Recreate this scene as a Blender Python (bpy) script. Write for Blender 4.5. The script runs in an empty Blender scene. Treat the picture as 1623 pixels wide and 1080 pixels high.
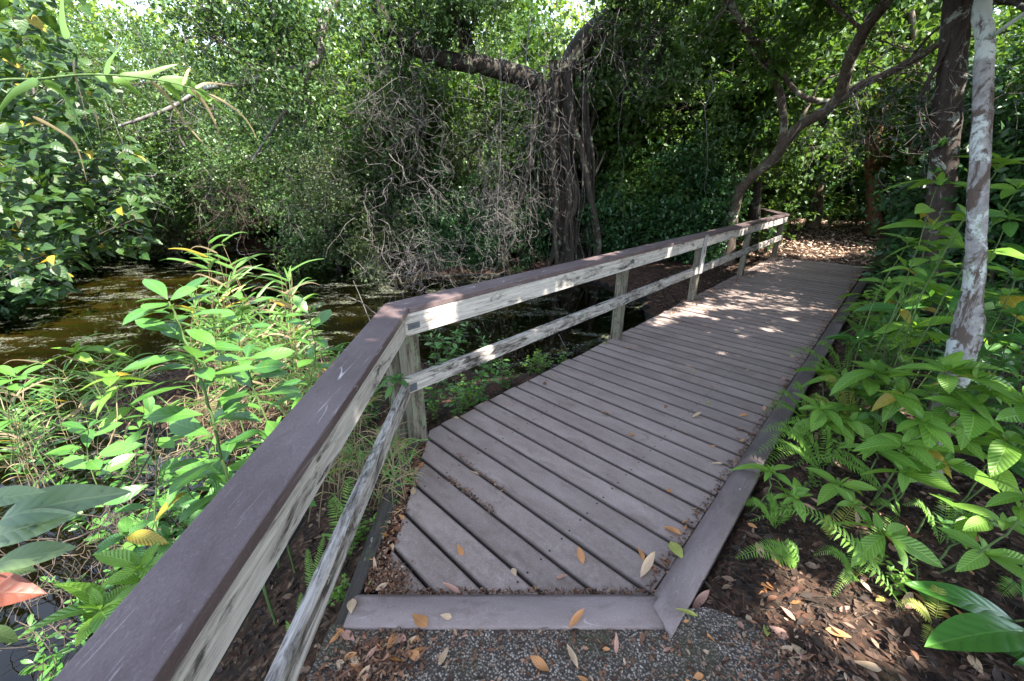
import bpy, math, random
import numpy as np
rng = np.random.default_rng(11)
random.seed(5)
S = bpy.context.scene
COL = S.collection
R = math.radians

# ------------------------------------------------------------ camera
CAMH = 1.65
F = 631.0; CX, CY = 811.5, 540.0
PITCH = math.atan2(252, F)
cd = bpy.data.cameras.new('camera'); cam = bpy.data.objects.new('camera', cd); COL.objects.link(cam)
cd.lens = 14.0; cd.sensor_width = 36; cd.clip_start = 0.02; cd.clip_end = 2000
cam.location = (0, 0, CAMH); cam.rotation_euler = (R(90) - PITCH, 0, 0)
cd.dof.use_dof = True; cd.dof.focus_distance = 2.6; cd.dof.aperture_fstop = 6.3
S.camera = cam
cP, sP = math.cos(PITCH), math.sin(PITCH)

def ray(px, py):
    a = (px - CX) / F; b = -(py - CY) / F
    return np.array([a, cP + b * sP, -sP + b * cP])
def PY(px, py, Y):            # the point of a sight line at distance Y ahead
    d = ray(px, py); return np.array([0, 0, CAMH]) + d * (Y / d[1])
def PZ(px, py, z=0.0):        # the point of a sight line at height z
    d = ray(px, py); return np.array([0, 0, CAMH]) + d * ((z - CAMH) / d[2])

AZ = R(46.3)
U = np.array([math.cos(AZ), math.sin(AZ)]); N = np.array([-math.sin(AZ), math.cos(AZ)])
def W(u, v, z): p = U * u + N * v; return np.array([p[0], p[1], z])

# ------------------------------------------------------------ light
SUN = np.array([0.42, -0.42, 0.90]); SUN = SUN / np.linalg.norm(SUN)
sun_el = math.asin(SUN[2]); sun_rot = math.atan2(SUN[0], SUN[1])
w = bpy.data.worlds.new('World'); S.world = w; w.use_nodes = True
nt = w.node_tree; bg = nt.nodes['Background']
sky = nt.nodes.new('ShaderNodeTexSky'); sky.sky_type = 'NISHITA'; sky.sun_disc = False; sky.ozone_density = 2.0; sky.dust_density = .6; sky.air_density = 1.0
sky.sun_elevation = sun_el; sky.sun_rotation = sun_rot
hs = nt.nodes.new('ShaderNodeHueSaturation'); hs.inputs['Saturation'].default_value = .66; nt.links.new(sky.outputs[0], hs.inputs['Color']); nt.links.new(hs.outputs[0], bg.inputs[0]); bg.inputs[1].default_value = 0.15
sd = bpy.data.lights.new('sun', 'SUN'); so = bpy.data.objects.new('sun', sd); COL.objects.link(so)
sd.energy = 4.0; sd.angle = R(0.53); sd.color = (1, 0.95, 0.86)
from mathutils import Vector, Matrix
so.rotation_euler = Vector(SUN).to_track_quat('Z', 'Y').to_euler(); so.location = (4, -4, 12)
S.view_settings.view_transform = 'Standard'; S.view_settings.look = 'None'
S.view_settings.exposure = 2.52; S.view_settings.gamma = 1.0
S.render.engine = 'CYCLES'
S.cycles.max_bounces = 7; S.cycles.diffuse_bounces = 4; S.cycles.glossy_bounces = 2
S.cycles.transmission_bounces = 4; S.cycles.transparent_max_bounces = 6
S.cycles.sample_clamp_indirect = 6; S.cycles.use_denoising = True
S.cycles.caustics_reflective = False; S.cycles.caustics_refractive = False

# ------------------------------------------------------------ material helpers
class NT:
    def __init__(s, name):
        s.m = bpy.data.materials.new(name); s.m.use_nodes = True; s.t = s.m.node_tree
        s.t.nodes.clear(); s.out = s.n('ShaderNodeOutputMaterial')
    def n(s, k, **kw):
        x = s.t.nodes.new(k)
        for a, b in kw.items(): setattr(x, a, b)
        return x
    def l(s, a, b): s.t.links.new(a, b)
    def val(s, sock, v):
        if isinstance(v, bpy.types.NodeSocket): s.l(v, sock)
        elif isinstance(v, (tuple, list)) and len(v) == 3 and sock.type == 'RGBA': sock.default_value = (*v, 1)
        else: sock.default_value = v
    def math(s, op, a, b=None, c=None, clamp=False):
        x = s.n('ShaderNodeMath', operation=op); x.use_clamp = clamp
        s.val(x.inputs[0], a)
        if b is not None: s.val(x.inputs[1], b)
        if c is not None: s.val(x.inputs[2], c)
        return x.outputs[0]
    def mix(s, f, a, b, blend='MIX'):
        x = s.n('ShaderNodeMix', data_type='RGBA', blend_type=blend)
        s.val(x.inputs[0], f); s.val(x.inputs[6], a); s.val(x.inputs[7], b); return x.outputs[2]
    def noise(s, vec, scale, detail=4, rough=.55, dist=0):
        x = s.n('ShaderNodeTexNoise'); s.val(x.inputs['Scale'], scale); x.inputs['Detail'].default_value = detail
        x.inputs['Roughness'].default_value = rough; x.inputs['Distortion'].default_value = dist
        if vec is not None: s.l(vec, x.inputs['Vector'])
        return x.outputs['Fac']
    def vor(s, vec, scale, feature='F1', out='Distance'):
        x = s.n('ShaderNodeTexVoronoi', feature=feature); x.inputs['Scale'].default_value = scale
        if vec is not None: s.l(vec, x.inputs['Vector'])
        return x.outputs[out]
    def ramp(s, fac, stops, interp='LINEAR'):
        x = s.n('ShaderNodeValToRGB'); x.color_ramp.interpolation = interp
        e = x.color_ramp.elements
        while len(e) < len(stops): e.new(0.5)
        for el, (p, c) in zip(e, stops):
            el.position = p; el.color = (*(c if isinstance(c, tuple) else (c, c, c)), 1)
        s.l(fac, x.inputs[0]); return x.outputs[0]
    def step(s, fac, a, b):
        x = s.n('ShaderNodeMapRange'); x.inputs[1].default_value = a; x.inputs[2].default_value = b
        s.l(fac, x.inputs[0]); return x.outputs[0]
    def coord(s, kind='Object', scale=(1, 1, 1), rot=(0, 0, 0), rand=0.0):
        tc = s.n('ShaderNodeTexCoord'); mp = s.n('ShaderNodeMapping')
        mp.inputs['Scale'].default_value = scale; mp.inputs['Rotation'].default_value = rot
        s.l(tc.outputs[kind], mp.inputs[0])
        if rand:
            oi = s.n('ShaderNodeObjectInfo'); cb = s.n('ShaderNodeCombineXYZ')
            r_ = s.math('MULTIPLY', oi.outputs['Random'], rand)
            for i in range(3): s.l(r_, cb.inputs[i])
            s.l(cb.outputs[0], mp.inputs['Location'])
        return mp.outputs[0]
    def bump(s, h, strength=.3, dist=.01, normal=None):
        x = s.n('ShaderNodeBump'); x.inputs['Strength'].default_value = strength; x.inputs['Distance'].default_value = dist
        s.l(h, x.inputs['Height'])
        if normal is not None: s.l(normal, x.inputs['Normal'])
        return x.outputs[0]
    def bsdf(s, col, rough=.6, normal=None, spec=.5, **kw):
        x = s.n('ShaderNodeBsdfPrincipled'); s.val(x.inputs['Base Color'], col); s.val(x.inputs['Roughness'], rough)
        x.inputs['Specular IOR Level'].default_value = spec
        if normal is not None: s.l(normal, x.inputs['Normal'])
        for k, v in kw.items(): s.val(x.inputs[k], v)
        return x.outputs[0]
    def done(s, sh): s.l(sh, s.out.inputs['Surface']); return s.m

def leaf_mat(name, c1, c2, trans=.35, rough=.45, veins=0, spec=.5, spots=None, yellow=None, vs=1.0, patch=0):
    t = NT(name); geo = t.n('ShaderNodeNewGeometry'); rnd = geo.outputs['Random Per Island']
    nz = t.noise(t.coord('Object'), 1.6, 2)
    f = t.math('ADD', t.math('MULTIPLY', rnd, .65), t.math('MULTIPLY', nz, .35), clamp=True)
    col = t.mix(f, c1, c2)
    if yellow:
        col = t.mix(t.math('GREATER_THAN', rnd, yellow), col, (.32, .25, .03))
    if patch:
        pn = t.noise(t.coord('Object', rand=50), .55, 3, .6)
        col = t.mix(t.step(pn, .42, .6), col, t.mix(1.0, col, patch, 'MULTIPLY'))
    nrm = None
    if veins:
        uv = t.n('ShaderNodeTexCoord').outputs['UV']; sp = t.n('ShaderNodeSeparateXYZ'); t.l(uv, sp.inputs[0])
        au = t.math('ABSOLUTE', t.math('SUBTRACT', sp.outputs[0], .5))
        ph = t.math('SUBTRACT', t.math('MULTIPLY', sp.outputs[1], veins), t.math('MULTIPLY', t.math('POWER', au, .8), veins * .42))
        sn = t.math('SINE', t.math('MULTIPLY', ph, 6.283))
        h = t.math('POWER', t.math('ABSOLUTE', t.math('MULTIPLY', t.math('ADD', sn, 1), .5)), .5)
        mid = t.step(au, .0, .035)
        groove = t.math('MULTIPLY', t.math('MULTIPLY_ADD', h, .45, .55), 1.0)
        dark = t.mix(groove, tuple(x * .45 for x in c1), (1, 1, 1))
        col = t.mix(.6 * vs, col, t.mix(1.0, col, dark, 'MULTIPLY'))
        col = t.mix(t.math('MULTIPLY', t.math('SUBTRACT', 1, mid), .55), col, (c2[0] * 1.5, c2[1] * 1.35, c2[2] * 1.4))
        nrm = t.bump(t.math('MULTIPLY', h, mid), .55 * vs, .004)
    if spots:
        s_ = t.step(t.noise(t.coord('Object'), 45, 3), .62, .68)
        col = t.mix(t.math('MULTIPLY', s_, .7), col, spots)
    p = t.bsdf(col, rough, nrm, spec)
    tr = t.n('ShaderNodeBsdfTranslucent')
    t.l(t.mix(.5, col, t.mix(1.0, col, (2.6, 2.2, .7), 'MULTIPLY')), tr.inputs[0])
    mx = t.n('ShaderNodeMixShader'); mx.inputs[0].default_value = trans
    t.l(p, mx.inputs[1]); t.l(tr.outputs[0], mx.inputs[2])
    return t.done(mx.outputs[0])

def bark_mat(name, c1, c2, lich=None, amount=.5, ring=0, scale=1.0, bump=.6, axis_z=.25):
    t = NT(name); v = t.coord('Object', (scale, scale, scale * axis_z))
    n1 = t.noise(v, 26, 6, .65); n2 = t.noise(t.coord('Object', (scale,) * 3), 5, 5, .7, .6)
    col = t.mix(t.step(n1, .35, .65), c1, c2)
    if lich:
        k = t.step(n2, .62 - amount * .3, .66 - amount * .3)
        k2 = t.math('MULTIPLY', k, t.step(t.noise(t.coord('Object'), 60, 4), .25, .5))
        col = t.mix(k2, col, lich)
    h = n1
    if ring:
        zv = t.coord('Object', (3, 3, ring)); rn = t.noise(zv, 3.2, 4, .6, .8)
        col = t.mix(t.math('MULTIPLY', t.step(rn, .56, .68), .75), col, tuple(x * .28 for x in c1))
        h = t.math('SUBTRACT', n1, t.math('MULTIPLY', t.step(rn, .56, .68), .8))
    return t.done(t.bsdf(col, .85, t.bump(h, bump, .012), .25))

def pale_bark():
    t = NT('pale_lichen_bark'); v = t.coord('Object', (1, 1, .8)); n1 = t.noise(v, 30, 6, .65)
    col = t.mix(t.step(n1, .35, .65), (.16, .15, .145), (.29, .275, .265))
    a = t.noise(t.coord('Object', (1, 1, .45)), 9, 6, .72, .8); b = t.noise(t.coord('Object', (1, 1, .7)), 6.3, 5, .7, .5); c = t.noise(t.coord('Object', (1, 1, 2.2)), 7, 5, .7, .9)
    col = t.mix(t.step(a, .50, .56), col, (.085, .062, .05))
    col = t.mix(t.math('MULTIPLY', t.step(b, .52, .57), .9), col, (.43, .46, .43))
    col = t.mix(t.math('MULTIPLY', t.step(t.noise(v, 11, 5, .7), .60, .66), .8), col, (.2, .26, .15))
    sp = t.n('ShaderNodeSeparateXYZ'); t.l(t.coord('Object'), sp.inputs[0])
    low = t.step(t.math('ADD', sp.outputs[2], t.math('MULTIPLY', a, .8)), 1.25, .95)
    col = t.mix(t.math('MULTIPLY', low, t.step(a, .36, .5)), col, (.075, .055, .04))
    rg = t.step(c, .60, .66); col = t.mix(t.math('MULTIPLY', rg, .85), col, (.06, .04, .035))
    return t.done(t.bsdf(col, .85, t.bump(t.math('SUBTRACT', n1, rg), .7, .012), .25))

def weathered_mat(name, base=(.40, .385, .35), darkc=(.045, .036, .03), mid=(.2, .17, .14), lichen=(.28, .33, .22), dk=.5, lamt=.5):
    # grey weathered lumber: grain runs along the object's x
    t = NT(name)
    g = t.noise(t.coord('UV', (2.2, 60, 1), rand=40), 1.0, 6, .65, .35)
    fine = t.noise(t.coord('UV', (14, 320, 1), rand=40), 1.0, 4, .6)
    pat = t.noise(t.coord('UV', (2.6, 9, 1), rand=60), 1.0, 7, .72, 1.1)
    pat2 = t.noise(t.coord('UV', (7, 22, 1), rand=25), 1.0, 6, .7, .6)
    col = t.mix(t.step(g, .38, .66), base, mid)
    col = t.mix(t.math('MULTIPLY', t.step(fine, .5, .72), .55), col, darkc)
    k = t.math('MULTIPLY', t.step(pat, .60 - dk * .12, .68 - dk * .12), t.step(pat2, .36, .6))
    col = t.mix(k, col, darkc)
    lk = t.math('MULTIPLY', t.step(t.noise(t.coord('UV', (5, 10, 1), rand=33), 1.0, 6, .75), .60 - lamt * .1, .66 - lamt * .1), .7)
    col = t.mix(lk, col, lichen)
    wk = t.step(t.noise(t.coord('UV', (9, 26, 1), rand=71), 1.0, 4, .7), .66, .7)
    col = t.mix(t.math('MULTIPLY', wk, .7), col, (.62, .62, .57))
    h = t.math('ADD', t.math('MULTIPLY', fine, .5), t.math('MULTIPLY', g, .8))
    return t.done(t.bsdf(col, .85, t.bump(h, .55, .004), .25))

def composite_mat(name, base, light, dark, scratch=.6, rough=.62, screws=False):
    # recycled plastic lumber: fine speckle, pale scuffs, drifts of dirt
    t = NT(name)
    sp = t.noise(t.coord('UV', (160, 420, 1), rand=30), 1.0, 3, .6)
    br = t.noise(t.coord('UV', (3, 7, 1), rand=50), 1.0, 5, .65, .4)
    big = t.noise(t.coord('Object', (1, 1, 1)), 1.3, 4, .6)
    col = t.mix(t.step(br, .3, .7), base, light)
    col = t.mix(t.math('MULTIPLY', t.step(sp, .45, .75), .55), col, dark)
    col = t.mix(t.math('MULTIPLY', t.step(t.noise(t.coord('UV', (110, 190, 1), rand=31), 1.0, 4, .7), .56, .66), .35), col, tuple(min(1, x * 1.7) for x in light))
    col = t.mix(t.math('MULTIPLY', t.step(big, .48, .68), .35), col, tuple(x * .72 for x in base))
    # scratches: thin level lines of stretched noise
    for i, (rz, sx, sy) in enumerate(((.5, 3, 15), (-.35, 4, 21), (1.1, 6, 16))):
        nn = t.noise(t.coord('UV', (sx * .5, sy * 1.3, 1), (0, 0, rz), rand=20 + 7 * i), 1.0, 0, .4, .15)
        line = t.math('SUBTRACT', 1, t.step(t.math('ABSOLUTE', t.math('SUBTRACT', nn, .5)), .0, .010), clamp=True)
        gate = t.step(t.noise(t.coord('UV', (6, 11, 1), rand=9 + i), 1.0, 3), .55, .68)
        col = t.mix(t.math('MULTIPLY', t.math('MULTIPLY', line, gate), scratch), col, (.5, .46, .46))
    oi = t.n('ShaderNodeObjectInfo')
    col = t.mix(1.0, col, t.ramp(oi.outputs['Random'], [(0, .84), (1, 1.1)]), 'MULTIPLY')
    st = t.math('MULTIPLY', t.step(t.noise(t.coord('UV', (5, 11, 1), rand=17), 1.0, 7, .75, .6), .52, .66), .5)
    col = t.mix(st, col, (base[0] * .55, base[1] * .48, base[2] * .42))
    if screws:
        geo = t.n('ShaderNodeNewGeometry'); wn = t.noise(geo.outputs['Position'], 2.2, 6, .7)
        sp_ = t.n('ShaderNodeSeparateXYZ'); t.l(geo.outputs['Position'], sp_.inputs[0])
        near = t.math('MULTIPLY', t.step(t.math('ADD', sp_.outputs[1], wn), 2.3, 1.5), .55)     # soil trodden in from the path
        col = t.mix(t.math('MULTIPLY', near, t.step(t.noise(geo.outputs['Position'], 28, 5, .7), .42, .6)), col, (.12, .085, .065))
        su = t.n('ShaderNodeSeparateXYZ'); t.l(t.coord('UV'), su.inputs[0])
        ax = t.math('PINGPONG', t.math('ADD', su.outputs[0], .4), .4); ay = t.math('SUBTRACT', t.math('ABSOLUTE', su.outputs[1]), .048)
        dd = t.math('SQRT', t.math('ADD', t.math('POWER', t.math('ABSOLUTE', ax), 2), t.math('POWER', t.math('ABSOLUTE', ay), 2)))
        col = t.mix(t.math('SUBTRACT', 1, t.step(dd, .0045, .0065), clamp=True), col, (.015, .012, .012))
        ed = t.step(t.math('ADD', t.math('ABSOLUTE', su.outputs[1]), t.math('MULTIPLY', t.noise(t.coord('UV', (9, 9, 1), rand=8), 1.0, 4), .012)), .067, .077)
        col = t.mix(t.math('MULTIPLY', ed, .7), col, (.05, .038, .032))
    vd = t.vor(t.coord('UV', (1, 1, 1), rand=13), 9)
    dots = t.math('SUBTRACT', 1, t.step(vd, .035, .05), clamp=True)
    gate = t.step(t.noise(t.coord('UV', (1, 1, 1), rand=3), 2.5, 2), .6, .62)
    col = t.mix(t.math('MULTIPLY', dots, gate), col, (.55, .6, .5))
    return t.done(t.bsdf(col, rough, t.bump(sp, .25, .0015), .35))

M = {}
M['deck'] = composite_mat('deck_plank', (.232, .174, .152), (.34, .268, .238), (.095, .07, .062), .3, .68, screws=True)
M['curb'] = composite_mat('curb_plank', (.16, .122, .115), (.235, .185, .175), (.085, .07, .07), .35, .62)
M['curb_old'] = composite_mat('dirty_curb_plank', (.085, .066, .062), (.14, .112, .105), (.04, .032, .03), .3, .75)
M['cap'] = composite_mat('cap_plank', (.095, .064, .062), (.15, .112, .11), (.045, .033, .035), .95, .5)
M['rail'] = weathered_mat('weathered_rail', dk=.75, base=(.58,.54,.49), mid=(.35,.305,.27), lichen=(.34, .34, .29), lamt=.1)
M['rail2'] = weathered_mat('weathered_low_rail', dk=1.25, base=(.52, .48, .44), mid=(.28, .24, .21), lichen=(.3, .33, .26), lamt=.3)
M['post'] = weathered_mat('weathered_post', (.20, .18, .14), (.04, .03, .024), (.10, .08, .058), (.16, .2, .12), 1.0, .5)
M['skirt'] = weathered_mat('skirt_board', (.075, .062, .052), (.02, .018, .016), (.045, .038, .033), (.07, .085, .035), .6, .3)
M['plaque'] = weathered_mat('plaque_board', (.38, .37, .35), (.16, .14, .13), (.3, .28, .27), (.34, .36, .3), .1, .2)
t = NT('galvanised_metal')
M['metal'] = t.done(t.bsdf(t.mix(t.noise(t.coord('Object'), 60), (.07, .08, .095), (.16, .17, .19)), .55, None, .5, Metallic=.5))

# leaf litter floor
t = NT('forest_floor'); v = t.coord('Object')
vc = t.vor(v, 48, out='Color'); sx = t.n('ShaderNodeSeparateXYZ'); t.l(vc, sx.inputs[0])
n1 = t.noise(v, 9, 6, .7)
col = t.ramp(sx.outputs[0], [(0, (.018, .011, .008)), (.35, (.045, .024, .016)), (.6, (.09, .045, .028)), (.8, (.03, .02, .014)), (1, (.14, .085, .055))])
col = t.mix(t.step(n1, .45, .65), col, (.016, .012, .009))
moss = t.step(t.noise(v, 1.7, 5, .7), .58, .7)
col = t.mix(t.math('MULTIPLY', moss, .6), col, (.03, .045, .012))
M['soil'] = t.done(t.bsdf(col, .9, t.bump(t.math('ADD', sx.outputs[1], n1), .45, .012), .2))

# pond bed: algae bands
t = NT('pond_bed'); v = t.coord('Object')
b = t.noise(t.coord('Object', (.35, 1.3, 1)), 1.0, 6, .7, .8)
col = t.ramp(b, [(.35, (.02, .018, .01)), (.44, (.085, .068, .024)), (.5, (.075, .11, .036)), (.57, (.15, .12, .055)), (.66, (.2, .2, .14))])
sp = t.n('ShaderNodeSeparateXYZ'); t.l(v, sp.inputs[0])
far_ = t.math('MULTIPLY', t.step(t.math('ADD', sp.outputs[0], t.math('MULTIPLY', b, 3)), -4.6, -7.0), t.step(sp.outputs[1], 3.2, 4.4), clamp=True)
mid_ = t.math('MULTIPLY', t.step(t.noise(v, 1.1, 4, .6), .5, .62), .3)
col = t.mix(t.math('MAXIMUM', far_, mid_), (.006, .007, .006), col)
M['bed'] = t.done(t.bsdf(col, .9, t.bump(t.noise(v, 6, 5), .6, .05), .2))

# water
t = NT('pond_water'); v = t.coord('Object')
nr = t.bump(t.noise(v, 3.0, 3, .5), .10, .02)
gl = t.n('ShaderNodeBsdfGlossy'); gl.inputs['Roughness'].default_value = .02; gl.inputs['Color'].default_value = (1, 1, 1, 1); t.l(nr, gl.inputs['Normal'])
tp = t.n('ShaderNodeBsdfTransparent'); tp.inputs[0].default_value = (.42, .38, .22, 1)
fr = t.n('ShaderNodeFresnel'); fr.inputs['IOR'].default_value = 1.42; t.l(nr, fr.inputs['Normal'])
mx = t.n('ShaderNodeMixShader'); t.l(fr.outputs[0], mx.inputs[0]); t.l(tp.outputs[0], mx.inputs[1]); t.l(gl.outputs[0], mx.inputs[2])
# floating scum and duckweed in drifts
sc = t.noise(t.coord('Object', (.8, 1.5, 1)), 1.4, 6, .75, .5)
fine = t.noise(v, 26, 5, .75)
spw = t.n('ShaderNodeSeparateXYZ'); t.l(v, spw.inputs[0])
lump = t.math('MULTIPLY', t.math('MULTIPLY', t.step(sc, .53, .6), t.step(fine, .47, .55)), t.step(t.math('ADD', spw.outputs[1], sc), 3.0, 3.5))
gcol = t.ramp(t.noise(v, 9, 4), [(.3, (.05, .055, .035)), (.5, (.16, .16, .13)), (.62, (.08, .11, .03)), (.75, (.3, .3, .26))])
scm = t.bsdf(gcol, .8, t.bump(fine, .6, .02), .3)
m2 = t.n('ShaderNodeMixShader'); t.l(t.math('MULTIPLY', lump, .85), m2.inputs[0]); t.l(mx.outputs[0], m2.inputs[1]); t.l(scm, m2.inputs[2])
M['water'] = t.done(m2.outputs[0])

# exposed aggregate path
t = NT('gravel_path'); v = t.coord('Object')
cell = t.vor(v, 120, out='Color'); d = t.vor(v, 120); sx = t.n('ShaderNodeSeparateXYZ'); t.l(cell, sx.inputs[0])
st = t.ramp(sx.outputs[0], [(0, (.12, .095, .075)), (.3, (.26, .215, .175)), (.55, (.38, .325, .27)), (.78, (.14, .095, .068)), (.93, (.34, .29, .24)), (1, (.5, .45, .38))])
col = t.mix(t.step(d, .32, .55), st, (.05, .04, .034))
big = t.noise(v, 2.6, 6, .7, .5)
col = t.mix(t.math('MULTIPLY', t.step(big, .5, .62), .8), col, t.mix(t.noise(v, 14, 4), (.035, .035, .018), (.075, .06, .03)))
col = t.mix(t.math('MULTIPLY', t.step(t.noise(v, 5, 5, .7), .6, .72), .65), col, (.03, .022, .016))
M['gravel'] = t.done(t.bsdf(col, .8, t.bump(t.math('SUBTRACT', 1, d), .8, .006), .35))

M['bark_dark'] = bark_mat('dark_bark', (.022, .018, .015), (.06, .047, .038), (.16, .18, .13), .15)
M['bark_lean'] = bark_mat('dark_brown_bark', (.055, .042, .032), (.13, .10, .078), (.25, .27, .2), .2)
M['bark_brown'] = bark_mat('brown_bark', (.12, .085, .06), (.22, .165, .12), (.3, .3, .24), .2)
M['bark_red'] = bark_mat('reddish_bark', (.22, .10, .055), (.34, .18, .11), (.3, .25, .18), .25, bump=.4)
M['bark_pale'] = pale_bark()
M['bark_blotch'] = bark_mat('blotched_bark', (.035, .027, .023), (.075, .058, .05), (.3, .33, .3), .12)
M['twig'] = bark_mat('grey_twig', (.07, .06, .055), (.165, .15, .14), None)
M['limb_grey'] = bark_mat('grey_limb_bark', (.09, .075, .065), (.19, .165, .145), (.3, .31, .27), .3)
M['twig_brown'] = bark_mat('brown_twig', (.045, .034, .026), (.11, .085, .065), None)
M['stem_green'] = bark_mat('green_stem', (.05, .09, .025), (.1, .15, .05), None)
M['straw'] = leaf_mat('dry_straw', (.13, .095, .05), (.33, .26, .15), .2, .7)

M['leaf_far'] = leaf_mat('leaf_far', (.04, .095, .02), (.10, .18, .035), .4, .5)
M['leaf_oak'] = leaf_mat('leaf_small', (.026, .068, .026), (.09, .165, .052), .3, .4, patch=(1.35, 1.25, .9))
M['leaf_olive'] = leaf_mat('leaf_olive', (.045, .075, .03), (.13, .165, .06), .35, .5, patch=(.7, .8, .9))
M['leaf_bright'] = leaf_mat('leaf_bright', (.11, .21, .03), (.27, .38, .07), .5, .5)
M['leaf_deep'] = leaf_mat('leaf_deep', (.022, .07, .024), (.045, .115, .035), .25, .38)
M['leaf_shade'] = leaf_mat('leaf_shade', (.04, .10, .02), (.095, .175, .035), .38, .5)
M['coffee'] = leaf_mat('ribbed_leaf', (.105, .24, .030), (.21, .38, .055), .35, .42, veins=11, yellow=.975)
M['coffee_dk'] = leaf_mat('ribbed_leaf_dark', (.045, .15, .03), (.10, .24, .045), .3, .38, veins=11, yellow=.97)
M['oval'] = leaf_mat('smooth_oval_leaf', (.026, .095, .02), (.10, .235, .035), .22, .3, veins=7, vs=.25, spec=.6, spots=(.10, .13, .03), yellow=.993)
M['glossy'] = leaf_mat('glossy_leaf', (.035, .12, .022), (.085, .23, .035), .22, .25, veins=7, vs=.5, spec=.6, spots=(.06, .1, .03))
M['grape'] = leaf_mat('vine_leaf', (.014, .048, .011), (.055, .115, .022), .35, .45, veins=5, vs=.3, spots=(.12, .08, .02), yellow=.98)
M['fern'] = leaf_mat('fern_leaf', (.085, .19, .025), (.17, .31, .05), .35, .5)
M['fern_y'] = leaf_mat('fern_yellowing', (.2, .24, .04), (.32, .33, .07), .3, .5)
M['blade'] = leaf_mat('grass_blade', (.065, .17, .03), (.15, .28, .06), .35, .45, yellow=.98)
M['reed'] = leaf_mat('reed_blade', (.06, .15, .03), (.14, .25, .05), .3, .45)
M['grey_leaf'] = leaf_mat('grey_leaf', (.075, .13, .055), (.13, .19, .08), .2, .4, veins=8, vs=.35, spots=(.03, .05, .03))
M['red_leaf'] = leaf_mat('red_leaf', (.28, .05, .03), (.16, .07, .035), .2, .5, veins=6, vs=.4, spots=(.06, .03, .02))
def dead_mat(name, a, b): return leaf_mat(name, a, b, .12, .6, veins=7, vs=.3, spots=(.05, .03, .02))
DEAD = [('orange brown', dead_mat('dead_orange', (.36, .15, .05), (.5, .24, .09))),
        ('pale tan', dead_mat('dead_tan', (.42, .28, .17), (.55, .4, .26))),
        ('dark brown', dead_mat('dead_brown', (.11, .05, .03), (.2, .09, .05))),
        ('pinkish brown', dead_mat('dead_pink', (.34, .17, .12), (.46, .26, .19))),
        ('yellow green', dead_mat('dead_green', (.22, .26, .05), (.34, .33, .08)))]
t = NT('litter'); geo = t.n('ShaderNodeNewGeometry')
M['litter'] = t.done(t.bsdf(t.ramp(geo.outputs['Random Per Island'], [(0, (.035, .018, .012)), (.35, (.1, .048, .028)), (.6, (.2, .09, .045)), (.8, (.28, .17, .11)), (.93, (.12, .08, .06)), (1, (.42, .3, .2))]), .7, None, .3))
t = NT('litter_sunlit'); geo = t.n('ShaderNodeNewGeometry')  # paler copy of the litter: sunlight on the far path put into its colour
M['litter_sunlit'] = t.done(t.bsdf(t.ramp(geo.outputs['Random Per Island'], [(0, (.12, .07, .045)), (.35, (.26, .16, .11)), (.6, (.36, .24, .17)), (.8, (.42, .31, .23)), (1, (.55, .44, .34))]), .7, None, .3))
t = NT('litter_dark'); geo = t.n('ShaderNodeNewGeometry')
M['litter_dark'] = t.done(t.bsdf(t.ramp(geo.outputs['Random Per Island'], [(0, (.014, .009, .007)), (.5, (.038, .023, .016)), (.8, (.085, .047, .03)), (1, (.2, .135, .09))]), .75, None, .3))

# ------------------------------------------------------------ mesh helpers
def mesh_from(name, V, Fs, uv, mat, smooth=True):
    """V (n,3); Fs list of int arrays (m,k); uv (n,2) per vertex"""
    me = bpy.data.meshes.new(name)
    nv = len(V); me.vertices.add(nv); me.vertices.foreach_set('co', np.asarray(V, np.float32).ravel())
    loops = np.concatenate([f.ravel() for f in Fs]).astype(np.int32)
    tot = np.concatenate([np.full(len(f), f.shape[1], np.int32) for f in Fs])
    start = np.concatenate([[0], np.cumsum(tot)[:-1]]).astype(np.int32)
    me.loops.add(len(loops)); me.loops.foreach_set('vertex_index', loops)
    me.polygons.add(len(tot)); me.polygons.foreach_set('loop_start', start); me.polygons.foreach_set('loop_total', tot)
    if smooth: me.polygons.foreach_set('use_smooth', np.ones(len(tot), bool))
    if uv is not None:
        l = me.uv_layers.new(name='UVMap'); l.data.foreach_set('uv', np.asarray(uv, np.float32)[loops].ravel())
    me.update(calc_edges=True)
    if mat is not None: me.materials.append(mat)
    return me

class MB:
    def __init__(s): s.V = []; s.F = {3: [], 4: []}; s.UV = []; s.n = 0
    def add(s, V, Fc, uv=None):
        V = np.asarray(V, float); 
        if uv is None: uv = V[:, :2]
        s.V.append(V); s.UV.append(np.asarray(uv, float))
        for f in (Fc if isinstance(Fc, list) else [Fc]):
            f = np.asarray(f)
            if len(f): s.F[f.shape[1]].append(f + s.n)
        s.n += len(V); return s
    def empty(s): return s.n == 0
    def arrays(s):
        return np.concatenate(s.V), [np.concatenate(s.F[k]) for k in (3, 4) if s.F[k]], np.concatenate(s.UV)
    def mesh(s, name, mat, smooth=True):
        V, Fs, uv = s.arrays(); return mesh_from(name, V, Fs, uv, mat, smooth)
    def build(s, name, mat, parent=None, smooth=True):
        o = bpy.data.objects.new(name, s.mesh(name, mat, smooth)); COL.objects.link(o)
        if parent: o.parent = parent
        return o

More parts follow.
